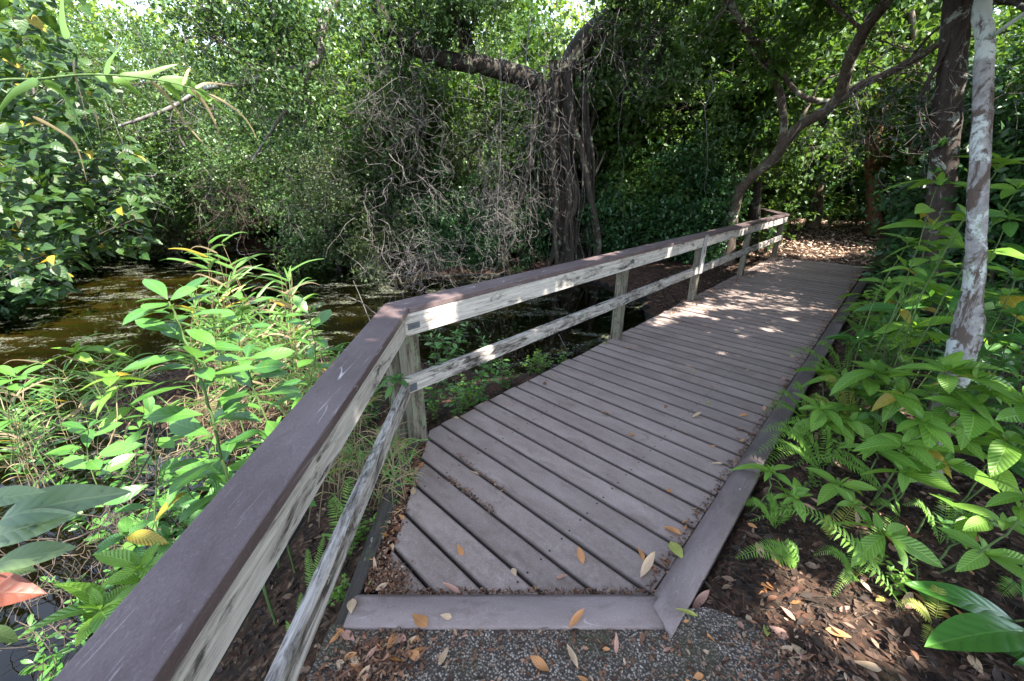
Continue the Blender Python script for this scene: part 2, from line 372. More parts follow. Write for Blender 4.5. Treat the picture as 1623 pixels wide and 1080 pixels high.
def tag(o, label=None, cat=None, group=None, kind=None):
    if label: o['label'] = label
    if cat: o['category'] = cat
    if group: o['group'] = group
    if kind: o['kind'] = kind
    return o
def empty(name, label, cat, loc=(0, 0, 0), rz=0, group=None):
    o = bpy.data.objects.new(name, None); COL.objects.link(o); o.location = loc; o.rotation_euler = (0, 0, rz); o.empty_display_size = .1
    return tag(o, label, cat, group)
def link(name, me, parent=None):
    o = bpy.data.objects.new(name, me); COL.objects.link(o)
    if parent: o.parent = parent
    return o
def copy_tree(root, loc, rz=0, scale=1.0, label=None, group=None, rot=None):
    c = root.copy(); COL.objects.link(c); c.location = loc; c.rotation_euler = rot or (0, 0, rz)
    c.scale = (scale,) * 3 if not isinstance(scale, tuple) else scale
    if label: c['label'] = label
    if group: c['group'] = group
    for ch in root.children:
        k = ch.copy(); COL.objects.link(k); k.parent = c
        for g in ch.children:
            q = g.copy(); COL.objects.link(q); q.parent = k
    return c

def nrm(a): return a / np.maximum(np.linalg.norm(a, axis=-1, keepdims=True), 1e-9)
def smooth_path(P, sub=4, wob=0.0):
    P = np.asarray(P, float); n = len(P); out = []
    for i in range(n - 1):
        p0 = P[max(i - 1, 0)]; p1 = P[i]; p2 = P[i + 1]; p3 = P[min(i + 2, n - 1)]
        for k in range(sub):
            t = k / sub
            out.append(.5 * ((2 * p1) + (-p0 + p2) * t + (2 * p0 - 5 * p1 + 4 * p2 - p3) * t * t + (-p0 + 3 * p1 - 3 * p2 + p3) * t ** 3))
    out.append(P[-1]); out = np.array(out)
    if wob: out[1:-1, :3] += rng.normal(0, wob, (len(out) - 2, 3))
    return out
def tube(mb, P, r, sides=6, rough=0.0, cap=False):
    P = np.asarray(P, float); n = len(P); r = np.broadcast_to(np.asarray(r, float), (n,))
    T = nrm(np.gradient(P, axis=0))
    ref = np.array([0, 0, 1.]) if abs(T[0, 2]) < .9 else np.array([1., 0, 0])
    A = nrm(np.cross(T, ref)); B = np.cross(T, A)
    for i in range(1, n):   # keep frames from flipping
        if A[i] @ A[i - 1] < 0: A[i] = -A[i]; B[i] = -B[i]
    th = np.linspace(0, 2 * math.pi, sides, endpoint=False)
    rr = r[:, None] * (1 + (rng.normal(0, rough, (n, sides)) if rough else 0))
    V = P[:, None] + rr[..., None] * (np.cos(th)[None, :, None] * A[:, None] + np.sin(th)[None, :, None] * B[:, None])
    idx = np.arange(n * sides).reshape(n, sides); nx = np.roll(idx, -1, 1)
    Fc = np.stack([idx[:-1], nx[:-1], nx[1:], idx[1:]], -1).reshape(-1, 4)
    L = np.concatenate([[0], np.cumsum(np.linalg.norm(np.diff(P, axis=0), axis=1))])
    uv = np.stack([np.repeat(L, sides), np.tile(th * .05, n)], 1)
    Fs = [Fc]; V = V.reshape(-1, 3)
    if cap:
        V = np.concatenate([V, P[-1:], P[:1]]); k = n * sides
        Fs.append(np.stack([idx[-1], nx[-1], np.full(sides, k)], 1)); Fs.append(np.stack([nx[0], idx[0], np.full(sides, k + 1)], 1))
        uv = np.concatenate([uv, [[L[-1], 0], [0, 0]]])
    mb.add(V, Fs, uv)

def leaf_tpl(L=1, wd=.4, nseg=6, across=3, droop=.15, fold=.15, shape='ellipse', curl=0.0, petiole=0.0):
    ts = np.linspace(0, 1, nseg + 1)
    if shape == 'ellipse': w_ = np.sin(np.pi * ts ** .9) ** .8
    elif shape == 'obovate': w_ = np.sin(np.pi * ts ** 1.35) ** .75
    elif shape == 'ovate': w_ = np.sin(np.pi * ts ** .65) ** .9
    elif shape == 'round': w_ = np.sqrt(np.maximum(0, 1 - (2 * ts - 1) ** 2))
    else: w_ = np.minimum(1, ts * 6) * (1 - ts) ** .55      # blade
    w_ = np.maximum(w_, .02); w_[-1] = .015; w_[0] = .06
    xs = np.linspace(-1, 1, across)
    V = []; uv = []
    for t_, ww in zip(ts, w_):
        hw = ww * wd * .5 * L
        for x in xs:
            V.append([x * hw, (petiole + t_ * (1 - petiole)) * L, -droop * L * t_ ** 2 + fold * abs(x) * hw + curl * L * math.sin(t_ * 5 + x)])
            uv.append([.5 + x * .5 * ww, t_])
    idx = np.arange((nseg + 1) * across).reshape(nseg + 1, across)
    Fc = np.stack([idx[:-1, :-1], idx[:-1, 1:], idx[1:, 1:], idx[1:, :-1]], -1).reshape(-1, 4)
    return np.array(V), [Fc], np.array(uv)
RHOMB = (np.array([[0, 0, 0], [.22, .5, .05], [0, 1, -.08], [-.22, .5, .05]]), [np.array([[0, 1, 2], [0, 2, 3]])], np.array([[.5, 0], [1, .5], [.5, 1], [0, .5]]))
RHOMBW = (np.array([[0, 0, 0], [.3, .45, .06], [0, 1, -.12], [-.3, .45, .06]]), RHOMB[1], RHOMB[2])
SLIM = (np.array([[0, 0, 0], [.13, .45, .03], [0, 1, -.15], [-.13, .45, .03]]), RHOMB[1], RHOMB[2])

def frames(dirs, ups):
    d = nrm(dirs); s = nrm(np.cross(d, ups)); u = np.cross(s, d)
    return np.stack([s, d, u], axis=-1)
def scatter(mb, tpl, pos, Rm, sc):
    V, Fs, uv = tpl; n = len(pos)
    if n == 0: return
    sc = np.broadcast_to(np.asarray(sc, float), (n,))
    X = np.einsum('nij,vj->nvi', Rm, V) * sc[:, None, None] + np.asarray(pos)[:, None]
    off = (np.arange(n) * len(V))[:, None, None]
    mb.add(X.reshape(-1, 3), [(f[None] + off).reshape(-1, f.shape[1]) for f in Fs], np.tile(uv, (n, 1)))
def rand_dirs(n, up=.0, flat=1.0):
    d = rng.normal(0, 1, (n, 3)); d[:, 2] *= flat; d[:, 2] += up; return nrm(d)

def box(mb, lo, hi, bevel=0):
    x0, y0, z0 = lo; x1, y1, z1 = hi
    V = np.array([[x0, y0, z0], [x1, y0, z0], [x1, y1, z0], [x0, y1, z0], [x0, y0, z1], [x1, y0, z1], [x1, y1, z1], [x0, y1, z1]], float)
    Fc = np.array([[0, 3, 2, 1], [4, 5, 6, 7], [0, 1, 5, 4], [1, 2, 6, 5], [2, 3, 7, 6], [3, 0, 4, 7]])
    mb.add(V, Fc)
def prism(name, poly, z0, z1, mat, parent, ulen=None, bevel=.004, cen=None):
    """vertical prism over a polygon, bevelled, UV along its long side in metres"""
    import bmesh
    poly = [tuple(p) for p in poly]
    a = np.array(poly); c = a.mean(0) if cen is None else np.array(cen)
    if ulen is None:
        e = np.roll(a, -1, 0) - a; k = np.argmax(np.linalg.norm(e, axis=1)); d = e[k] / np.linalg.norm(e[k])
    else: d = np.array(ulen)
    ang = math.atan2(d[1], d[0]); ca, sa = math.cos(-ang), math.sin(-ang)
    loc = [((p[0] - c[0]) * ca - (p[1] - c[1]) * sa, (p[0] - c[0]) * sa + (p[1] - c[1]) * ca) for p in poly]
    bm = bmesh.new()
    vs = [bm.verts.new((x, y, z0)) for x, y in loc]; f = bm.faces.new(vs)
    bm.normal_update()
    if f.normal.z > 0: f.normal_flip()
    r_ = bmesh.ops.extrude_face_region(bm, geom=[f]); bmesh.ops.translate(bm, verts=[v for v in r_['geom'] if isinstance(v, bmesh.types.BMVert)], vec=(0, 0, z1 - z0))
    bmesh.ops.recalc_face_normals(bm, faces=bm.faces)
    if bevel: bmesh.ops.bevel(bm, geom=[e for e in bm.edges], offset=bevel, segments=2, profile=.6, affect='EDGES')
    ul = bm.loops.layers.uv.new('UVMap')
    for fc in bm.faces:
        for l in fc.loops:
            co = l.vert.co; n_ = fc.normal
            if abs(n_.z) > .6: l[ul].uv = (co.x, co.y)
            elif abs(n_.y) > .6: l[ul].uv = (co.x, co.z + 3)
            else: l[ul].uv = (co.z + 7, co.y)
    me = bpy.data.meshes.new(name); bm.to_mesh(me); bm.free(); me.materials.append(mat)
    o = bpy.data.objects.new(name, me); COL.objects.link(o); o.location = (c[0], c[1], 0); o.rotation_euler = (0, 0, ang)
    if parent: o.parent = parent
    return o

# ------------------------------------------------------------ terrain and pond
POND = np.array([(-1.35, -4), (-1.25, 1.2), (-1.3, 2.3), (-1.7, 2.85), (-3.5, 3.05), (-4.2, 3.6), (-3.4, 4.2), (-1.8, 4.4), (-.9, 4.2), (-.1, 3.9), (1.0, 4.2), (1.9, 3.8), (2.7, 4.9), (2.3, 6.0), (2.6, 7.2), (1.9, 8.7), (0, 9.4),
                 (-2, 9.4), (-4, 10.6), (-7, 12.8), (-12, 14), (-26, 15), (-34, 2), (-30, -10), (-4, -9)])
def sdist(X, Y, poly):
    d = np.full(X.shape, 1e9); ins = np.zeros(X.shape, bool)
    for i in range(len(poly)):
        x1, y1 = poly[i]; x2, y2 = poly[(i + 1) % len(poly)]
        ex, ey = x2 - x1, y2 - y1; t_ = np.clip(((X - x1) * ex + (Y - y1) * ey) / (ex * ex + ey * ey), 0, 1)
        d = np.minimum(d, np.hypot(X - x1 - t_ * ex, Y - y1 - t_ * ey))
        c = ((y1 > Y) != (y2 > Y)) & (X < (x2 - x1) * (Y - y1) / (y2 - y1 + 1e-12) + x1); ins ^= c
    return np.where(ins, -d, d)
def bumps(X, Y):
    return .5 * np.sin(X * 1.7 + 1.3 * np.sin(Y * .9)) * np.cos(Y * 1.3 + .7 * X) + .3 * np.sin(X * 4.1 + Y * 2.2) * np.sin(Y * 5.3 - X * 1.9)
WZ = -.42
def ground(X, Y):
    X = np.asarray(X, float); Y = np.asarray(Y, float)
    s = sdist(X, Y, POND)
    bank = np.clip(s / .55, -1, 1)
    z = -.08 + np.minimum(0, (bank - 1)) * .26 + .02 * bumps(X * 1.5, Y * 1.5)
    z = np.where(s < -.5, np.minimum(z, -.6 - .12 * np.clip(-s - .5, 0, 1.0) + .05 * bumps(X * .6, Y * .6)), z)
    v = -X * math.sin(AZ) + Y * math.cos(AZ)
    right = np.clip(-(v - .1), 0, 6)
    z = z + .035 * right * (s > 0) + np.clip(s - 3, 0, 12) * .04 * (Y > 8)
    k = np.clip((.27 - v) / .06, 0, 1) * (s > .2) * (Y > .2); z = z + k * .075
    z = np.where((X * U[0] + Y * U[1] > 11.05) & (s > 0), np.maximum(z, -.03), z)
    onpath = (v > .1 + .11) & (X * U[0] + Y * U[1] < 11.05) & (v < 2.3) & (s > 0)
    z = np.where(onpath & (z > -.075), -.075, z)
    under = (v > .47) & (v < 1.98) & (X * U[0] + Y * U[1] < 10.8) & (Y > 1.35) & (X > -.45); z = np.where(under, np.minimum(z, -.34), z)
    return z
def gz(x, y): return float(ground(np.array([x]), np.array([y]))[0])
def axis(a, b, dense_lo, dense_hi, step, far):
    core = np.arange(dense_lo, dense_hi + step / 2, step)
    lo = dense_lo - np.geomspace(step, dense_lo - a, far); hi = dense_hi + np.geomspace(step, b - dense_hi, far)
    return np.concatenate([lo[::-1], core, hi])
gx = axis(-900, 900, -12, 12, .12, 34); gy = axis(-900, 900, -4, 17, .12, 34)
XX, YY = np.meshgrid(gx, gy); ZZ = ground(XX, YY)
ii = np.arange(XX.size).reshape(XX.shape)
Fg = np.stack([ii[:-1, :-1], ii[:-1, 1:], ii[1:, 1:], ii[1:, :-1]], -1).reshape(-1, 4)
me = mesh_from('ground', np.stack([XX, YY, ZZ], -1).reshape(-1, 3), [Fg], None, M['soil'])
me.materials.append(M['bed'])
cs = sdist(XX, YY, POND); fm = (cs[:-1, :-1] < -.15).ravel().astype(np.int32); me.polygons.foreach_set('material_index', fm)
tag(link('ground', me), kind='structure')
wp = POND.mean(0) + (POND - POND.mean(0)) * 1.0
# the water sheet reaches a little under the banks
mbw = MB(); mbw.add([[-40, -14, WZ], [4.2, -14, WZ], [4.2, 16, WZ], [-40, 16, WZ]], np.array([[0, 1, 2, 3]]))
tag(mbw.build('pond_water', M['water'], smooth=False), kind='structure')
# path in front
pp = [(-.72, 1.05), (-.78, -4), (3.2, -4), (2.2, .2), (1.5, .55), (1.2, .85), (.98, 1.05), (.8, 1.12), (.62, 1.10)]
prism('gravel_path', pp, -.2, .018, M['gravel'], None, (1, 0), 0)['kind'] = 'structure'

# ------------------------------------------------------------ boardwalk
def clip(poly, nx, ny, c):   # keep nx*x+ny*y >= c
    out = []
    for i in range(len(poly)):
        a, b = poly[i], poly[(i + 1) % len(poly)]
        da, db = nx * a[0] + ny * a[1] - c, nx * b[0] + ny * b[1] - c
        if da >= 0: out.append(a)
        if (da >= 0) != (db >= 0):
            k = da / (da - db); out.append((a[0] + (b[0] - a[0]) * k, a[1] + (b[1] - a[1]) * k))
    return out
def area(p):
    p = np.array(p); return abs(np.sum(p[:, 0] * np.roll(p[:, 1], -1) - p[:, 1] * np.roll(p[:, 0], -1))) / 2
bw = empty('boardwalk', 'purplish brown plank boardwalk curving away beside the weathered railing', 'boardwalk', (0, 0, 0))
k = 0; PITB = .1605
for k in range(-7, 61):
    u0 = 1.43 + PITB * k; u1 = u0 + PITB
    if u0 > 10.95: break
    gap = random.uniform(.013, .020) if k > -2 else .015
    jit = random.uniform(-.012, .012)
    poly = [tuple(W(u0 + gap / 2, .385 + random.uniform(-.006, .004), 0)[:2]), tuple(W(u1 - gap / 2, .385, 0)[:2]), tuple(W(u1 - gap / 2, 2.6, 0)[:2]), tuple(W(u0 + gap / 2, 2.6, 0)[:2])]
    e = 2.09 + jit
    poly = clip(poly, -N[0], -N[1], -e)
    if len(poly) > 2: poly = clip(poly, 0, 1, 1.185)
    if len(poly) > 2: poly = clip(poly, 1, 0, -.585 + jit * .6)
    if len(poly) < 3 or area(poly) < .003: continue
    zt = random.uniform(-.0015, .0015)
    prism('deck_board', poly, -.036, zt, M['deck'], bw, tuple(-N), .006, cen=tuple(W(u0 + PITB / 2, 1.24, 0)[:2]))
# kerbs with a bevelled inner edge
def curb(path, wd, side, h, mat, name='edge_curb'):
    """path = inner edge points; bevel towards the deck"""
    a, b = np.array(path[0]), np.array(path[1]); d = (b - a) / np.linalg.norm(b - a); n_ = np.array([-d[1], d[0]]) * side; L = np.linalg.norm(b - a)
    mb = MB(); prof = [(0, -.03), (0, .008), (.028, h), (.031, h + .001), (wd - .004, h + .001), (wd, h - .004), (wd, -.06), (0.02, -.06)]
    ns = max(2, int(L / .1)); V = []; uv = []
    al = [0]; side_ = side
    for q in range(1, len(prof)): al.append(al[-1] + math.dist(prof[q], prof[q - 1]))
    c0 = path[2] if len(path) > 2 else (0, 0)
    for i in range(ns + 1):
        s = L * i / ns
        for q, (o_, z_) in enumerate(prof):
            shift = c0[0] * o_ * (1 - i / ns) + c0[1] * o_ * (i / ns)
            p = a + d * (s + shift) + n_ * o_
            V.append([p[0], p[1], z_ + .001 * math.sin(i * 1.3)]); uv.append([s, al[q]])
    m_ = len(prof); idx = np.arange((ns + 1) * m_).reshape(ns + 1, m_); nx = np.roll(idx, -1, 1)
    Fc = np.stack([idx[:-1], nx[:-1], nx[1:], idx[1:]], -1).reshape(-1, 4)
    mb.add(V, [Fc], uv)
    o = mb.build(name, mat, bw, smooth=False)
    import bmesh
    bm = bmesh.new(); bm.from_mesh(o.data); bmesh.ops.holes_fill(bm, edges=[e_ for e_ in bm.edges if e_.is_boundary], sides=0); bmesh.ops.recalc_face_normals(bm, faces=bm.faces); bm.to_mesh(o.data); bm.free()
    return o
fl = (-.66, 1.180); fr_ = (.607, 1.180)
curb([fl, fr_, (0, -.08)], .150, -1, .034, M['curb'])
A0 = W(1.22, .378, 0)[:2]; A1 = W(2.345, .382, 0)[:2]; A2 = W(6.2, .372, 0)[:2]; A3 = W(10.95, .345, 0)[:2]
curb([tuple(A0), tuple(A1), (-.62, .35)], .132, -1, .036, M['curb'])
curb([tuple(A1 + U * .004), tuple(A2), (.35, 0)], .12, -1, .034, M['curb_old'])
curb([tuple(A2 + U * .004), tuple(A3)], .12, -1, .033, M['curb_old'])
# joists seen through the gaps and under the open left edge
for v_ in (.5, 1.25, 1.98):
    prism('joist', [tuple(W(1.75 if v_ > 1.5 else 1.5, v_ - .03, 0)[:2]), tuple(W(10.9, v_ - .03, 0)[:2]), tuple(W(10.9, v_ + .03, 0)[:2]), tuple(W(1.75 if v_ > 1.5 else 1.5, v_ + .03, 0)[:2])], -.22, -.038, M['skirt'], bw, tuple(U), 0)
prism('side_board', [(-.705, .95), (-.735, 2.3), (-.625, 2.3), (-.655, .95)], -.16, .012, M['skirt'], bw, (0, 1), .006)

# ------------------------------------------------------------ railing
rl = empty('wooden_railing', 'weathered grey timber railing with purple brown cap along the left of the boardwalk', 'railing', (0, 0, 0))
CT = .972
def sag(a, b, t): return a + (b - a) * t
# cap boards: mitred at the corner
Ci = (-.600, 2.21); Co = (-.762, 2.305)
fi = W(1, 1.945, 0)[:2]; 
ni = lambda u: tuple(W(u, 1.945, 0)[:2]); no = lambda u: tuple(W(u, 2.112, 0)[:2])
prism('cap_board', [(-.497, -.35), Ci, Co, (-.643, -.35)], CT - .036, CT, M['cap'], rl, (0, 1), .005)
uc_i = float(np.array(Ci) @ U); uc_o = float(np.array(Co) @ U)
Ci2 = (Ci[0] + .003, Ci[1] + .001)
Co2 = (Co[0] + .003, Co[1] + .002)
prism('cap_board', [Ci2, ni(5.98), no(5.98), Co2], CT - .036, CT - .001, M['cap'], rl, tuple(U), .005)
prism('cap_board', [ni(5.985), ni(8.3), no(8.3), no(5.985)], CT - .037, CT - .002, M['cap'], rl, tuple(U), .005)
prism('cap_board', [ni(8.305), ni(11.05), no(11.25), no(8.305)], CT - .036, CT - .001, M['cap'], rl, tuple(U), .005)
E0 = W(11.06, 1.945, 0)[:2]; dE = np.array([.30, .954]) * 4.0
prism('cap_board', [tuple(E0 + [.0, .02]), tuple(E0 + dE), tuple(E0 + dE + [-.15, .05]), tuple(E0 + [-.19, .13])], CT - .036, CT + .002, M['cap'], rl, (.3, .954), .005)
# upper rail boards just below the cap
def board_along(name, p, q, th, z0, z1, mat, side=1, z0b=None):
    p = np.array(p, float); q = np.array(q, float); d = (q - p) / np.linalg.norm(q - p); n_ = np.array([-d[1], d[0]]) * side
    return prism(name, [tuple(p), tuple(q), tuple(q + n_ * th), tuple(p + n_ * th)], z0, z1, mat, rl, tuple(d), .004)
ZR0, ZR1 = .800, CT - .037
board_along('upper_rail', (-.522, -.35), (-.624, 2.195), .038, ZR0, ZR1, M['rail'])
board_along('upper_rail', W(1.135, 1.962, 0)[:2] + [.012, .008], W(3.86, 1.962, 0)[:2], .038, ZR0, ZR1, M['rail'])
board_along('upper_rail', W(3.866, 1.962, 0)[:2], W(6.02, 1.962, 0)[:2], .038, ZR0 + .002, ZR1, M['rail'])
board_along('upper_rail', W(6.026, 1.962, 0)[:2], W(8.42, 1.962, 0)[:2], .038, ZR0, ZR1, M['rail'])
board_along('upper_rail', W(8.426, 1.962, 0)[:2], W(11.02, 1.962, 0)[:2], .038, ZR0 - .003, ZR1, M['rail'])
board_along('upper_rail', E0 + [-.02, .1], E0 + dE, .038, ZR0, ZR1, M['rail'])
# lower rails
LZ0, LZ1 = .425, .53
board_along('lower_rail', (-.535, -.3), (-.625, 2.15), .04, LZ0 - .005, LZ1 - .015, M['rail2'])
board_along('lower_rail', W(1.10, 1.962, 0)[:2] + [.02, .02], W(3.86, 1.962, 0)[:2], .038, LZ0, LZ1, M['rail2'])
board_along('lower_rail', W(3.866, 1.962, 0)[:2], W(6.02, 1.962, 0)[:2], .038, LZ0 + .003, LZ1 + .003, M['rail2'])
board_along('lower_rail', W(6.026, 1.962, 0)[:2], W(8.42, 1.962, 0)[:2], .038, LZ0, LZ1, M['rail2'])
board_along('lower_rail', W(8.426, 1.962, 0)[:2], W(10.98, 1.962, 0)[:2], .038, LZ0 - .005, LZ1 - .005, M['rail2'])
board_along('lower_rail', E0 + [-.02, .1], E0 + dE, .038, LZ0, LZ1, M['rail2'])
def post(u, v=2.002, s=.095, top=CT - .038):
    c = W(u, v, 0)[:2]
    pl = [c, c + U * s, c + U * s + N * s, c + N * s]
    # standing board: the grain runs upward
    mb = MB(); o = prism('post', [(0, 0), (top + .9, 0), (top + .9, s), (0, s)], 0, s, M['post'], rl, (1, 0), .006)
    o.rotation_mode = 'QUATERNION'
    Mx = Matrix(((0, 0, 0), (0, 0, 0), (0, 0, 0)))
    ex = Vector((0, 0, 1)); ey = Vector((*N, 0)); ez = ex.cross(ey)
    m3 = Matrix((ex, ey, ez)).transposed(); o.rotation_quaternion = m3.to_quaternion()
    cc = Vector((*(c + N * s / 2), (top - .9) / 2))
    if ez.dot(Vector((*U, 0))) < 0: cc += Vector((*(U * s), 0))
    o.location = cc
for u_ in (1.165, 3.80, 5.99, 8.39, 10.92): post(u_)
post(1.10 + .02, 2.125, .09)
for q in (1.0, 2.0):
    pass
pE = E0 + dE * .55
prism('post', [tuple(pE + [-.14, .05]), tuple(pE + [-.04, .02]), tuple(pE + [-.01, .12]), tuple(pE + [-.11, .15])], -.5, CT - .038, M['post'], rl, (1, 0), .004)
# joint straps with a bolt head
def bracket(u, z, ln=.075, hh=.04, corner=False):
    v = 1.962
    o = prism('metal_bracket', [tuple(W(u, v - .0035, 0)[:2]), tuple(W(u + ln, v - .0035, 0)[:2]), tuple(W(u + ln, v - .0005, 0)[:2]), tuple(W(u, v - .0005, 0)[:2])], z, z + hh, M['metal'], rl, tuple(U), .001)
    mb = MB(); c = W(u + ln * .45, v - .0035, z + hh * .5); th = np.linspace(0, 2 * math.pi, 7)[:-1]
    nn = -np.array([*N, 0]); ux = np.array([*U, 0]); uz = np.array([0, 0, 1])
    ring = lambda r, d: [c + nn * d + ux * r * math.cos(a) + uz * r * math.sin(a) for a in th]
    V = ring(.009, 0) + ring(.009, .005) + [c + nn * .006]
    Fq = np.array([[i, (i + 1) % 6, (i + 1) % 6 + 6, i + 6] for i in range(6)]); Ft = np.array([[i + 6, (i + 1) % 6 + 6, 12] for i in range(6)])
    mb.add(V, [Fq, Ft]); b = mb.build('bolt_head', M['metal'], None, smooth=False)
    b.parent = o; b.matrix_parent_inverse = (Matrix.Translation(o.location) @ o.rotation_euler.to_matrix().to_4x4()).inverted()
bracket(1.165, .835, .085); bracket(1.12, .435, .07, .05); bracket(3.83, .855, .07, .045); bracket(3.83, .45, .06, .045); bracket(8.40, .86); bracket(8.40, .44)
# upright plaque board lapped over the rails at the third post
pq = prism('marker_plank', [(-.29, -.062), (.25, -.062), (.25, .062), (-.29, .062)], -.008, .008, M['plaque'], rl, (1, 0), .002)
pq['label'] = 'pale upright plank with a small dark carved mark'
ex = Vector((0, 0, 1)); ey = Vector((*U, 0)); ez = ex.cross(ey); pq.rotation_mode = 'QUATERNION'
pq.rotation_quaternion = Matrix((ex, ey, ez)).transposed().to_quaternion(); pq.location = Vector(W(5.93, 1.952, .70))
# the small carved mark and the faded red band on the plank
def mark(pts, mat, wd=.006):
    mb = MB()
    for a, b in zip(pts[:-1], pts[1:]):
        A = W(5.93 + a[0], 1.9425, .70 + a[1]); B = W(5.93 + b[0], 1.9425, .70 + b[1]); d = nrm(B - A); s = np.cross(d, [*N, 0]) * wd / 2
        mb.add([A - s, B - s, B + s, A + s], np.array([[0, 1, 2, 3]]))
    return mb
ta = NT('carved_mark'); Mk = ta.done(ta.bsdf((.02, .018, .018), .8)); tb = NT('faded_red'); Mr = tb.done(tb.bsdf((.28, .14, .14), .8))
m1 = mark([(-.015, .11), (-.02, .06), (-.025, .02), (-.01, .05), (.005, .04), (.002, .01)], Mk, .009); o = m1.build('carved_mark', Mk, pq, smooth=False)
m2_ = mark([(-.035, .2), (0, .205), (.035, .2)], Mr, .010); o2 = m2_.build('faded_band', Mr, pq, smooth=False)
for x in (o, o2):
    x.matrix_parent_inverse = (Matrix.Translation(pq.location) @ pq.rotation_quaternion.to_matrix().to_4x4()).inverted()

# ------------------------------------------------------------ woody growth
def grow(mb, start, d, L, r, depth, ends, wander=.35, grav=0.0, sides=5, nch=(2, 4), spread=.8, shrink=.62, minr=.004, seg=5):
    P = [np.array(start, float)]; d = nrm(np.array(d, float)); n = seg
    for i in range(n):
        d = nrm(d + rng.normal(0, wander, 3) / math.sqrt(n) * 1.2 + np.array([0, 0, grav / n]))
        P.append(P[-1] + d * L / n)
    rr = np.linspace(r, max(r * .55, minr * .6), n + 1)
    tube(mb, np.array(P), rr, sides)
    if depth == 0:
        ends.append((P[-1], d)); ends.append((P[-2], d)); 
        if L > .3: ends.append((P[n // 2], d))
        return
    for c in range(random.randint(*nch)):
        k = random.randint(max(1, n // 2 - 1), n)
        nd = nrm(d + rng.normal(0, spread, 3))
        grow(mb, P[k], nd, L * shrink * random.uniform(.75, 1.2), max(rr[k] * .65, minr), depth - 1, ends, wander, grav, max(3, sides - 1), nch, spread, shrink, minr, max(3, seg - 1))
    ends.append((P[-1], d))

def foliage(mb, ends, tpl, n_per, sigma, size, up=.35, clump=1, sz_var=.3, flat=.7, cull=None):
    P = np.array([e[0] for e in ends]); D = np.array([e[1] for e in ends])
    idx = rng.integers(0, len(P), n_per * len(P) // clump)
    c = P[idx] + rng.normal(0, 1, (len(idx), 3)) * np.array([sigma, sigma, sigma * flat])
    if clump > 1:            # whorls: a few leaves fanning from the same twig point
        ax = nrm(D[idx] + rng.normal(0, .6, c.shape) + [0, 0, .3])
        c = np.repeat(c, clump, 0); ax = np.repeat(ax, clump, 0)
        rd = rand_dirs(len(c)); rd = nrm(rd - (rd * ax).sum(1, keepdims=True) * ax)
        c = c + ax * rng.uniform(-.5, .5, (len(c), 1)) * size
        dirs = nrm(rd * 1.0 + ax * .45)
    else:
        dirs = rand_dirs(len(c), .1, .7)
    if cull is not None:
        k = cull(c); c = c[k]; dirs = dirs[k]
    ups = nrm(rng.normal(0, .55, c.shape) + [0, 0, up + .6])
    scatter(mb, tpl, c, frames(dirs, ups), size * rng.uniform(1 - sz_var, 1 + sz_var, len(c)))

def tree_from_limbs(name, label, cat, limbs, bark, leaf, tpl, size, n_per, sub, sigma=.22, sides=10, group=None, clump=5, depth=2, subL=1.0, limbm={}, leafname='crown', cull=None, rough=.04, extra_ends=None):
    """limbs: list of polylines of (x,y,z,r) in world space"""
    base = np.array(limbs[0][0][:3]); root = empty(name, label, cat, tuple(base), 0, group)
    mb = MB(); ends = []; tw = MB()
    for i_, L_ in enumerate(limbs):
        P = smooth_path(np.array(L_, float), 5); P[:, :3] -= base
        P[1:-1, :3] += rng.normal(0, 1, (len(P) - 2, 3)) * P[1:-1, 3:4] * .03
        if i_ in limbm:
            lb = MB(); tube(lb, P[:, :3], P[:, 3], sides, rough); lb.build('limb', limbm[i_], root)
        else: tube(mb, P[:, :3], P[:, 3], sides, rough)
    for (li, t0, t1, cnt, L, up) in sub:
        Q = smooth_path(np.array(limbs[li], float), 6); Q[:, :3] -= base
        for _ in range(cnt):
            k = int(random.uniform(t0, t1) * (len(Q) - 2)); T = nrm(Q[k + 1, :3] - Q[k, :3])
            d = nrm(rng.normal(0, 1, 3) + T * .5 + np.array([0, 0, up]))
            grow(tw, Q[k, :3], d, L * random.uniform(.6, 1.2), max(Q[k, 3] * .3, .008), depth, ends)
    if extra_ends: ends += [(np.array(e) - base, np.array([0, 0, 1.])) for e in extra_ends]
    mb.build('trunk', bark, root)
    if not tw.empty(): tw.build('branches', bark, root)
    if leaf is not None and ends:
        fb = MB(); cl = (lambda c: cull(c + base)) if cull else None
        foliage(fb, ends, tpl, n_per, sigma, size, clump=clump, cull=cl)
        if not fb.empty(): fb.build(leafname, leaf, root, smooth=False)
    return root
#PART2
# ------------------------------------------------------------ where the canopy lets the sun through
HOLES = []
def hole(px, py, rx, ry=None, z=0.0):
    p = PZ(px, py, z); HOLES.append((p[0], p[1], z, rx, ry or rx))
for a in ((1145, 562, .10, .05), (1128, 549, .05, .04), (1095, 583, .04, .03), (1180, 535, .06, .05), (1222, 523, .12, .08), (1255, 505, .05, .05), (1250, 490, .12, .10),
          (1160, 487, .16, .10), (1195, 470, .22, .12), (1222, 466, .2, .16), (1240, 464, .12, .1), (1290, 470, .09, .07), (1095, 493, .30, .16), (1068, 500, .2, .12), (1165, 463, .2, .1),
          (1050, 512, .18, .1), (1120, 488, .2, .1), (1160, 505, .06, .05), (1135, 515, .05, .04), (730, 660, .10, .06), (765, 640, .16, .05), (790, 628, .08, .04), (1300, 405, .3, .2), (1330, 395, .3, .2), (1255, 418, .2, .12), (1330, 385, .5, .3)):
    k_ = 2.2 if a[1] < 430 else (1.2 if a[1] < 500 else 1); hole(a[0], a[1], a[2] * k_, a[3] * k_)
for a in ((960, 403, .28), (1010, 388, .2), (940, 410, .2), (700, 468, .1), (1180, 352, .5), (1120, 365, .3)): hole(a[0], a[1], a[2], .12, .97)
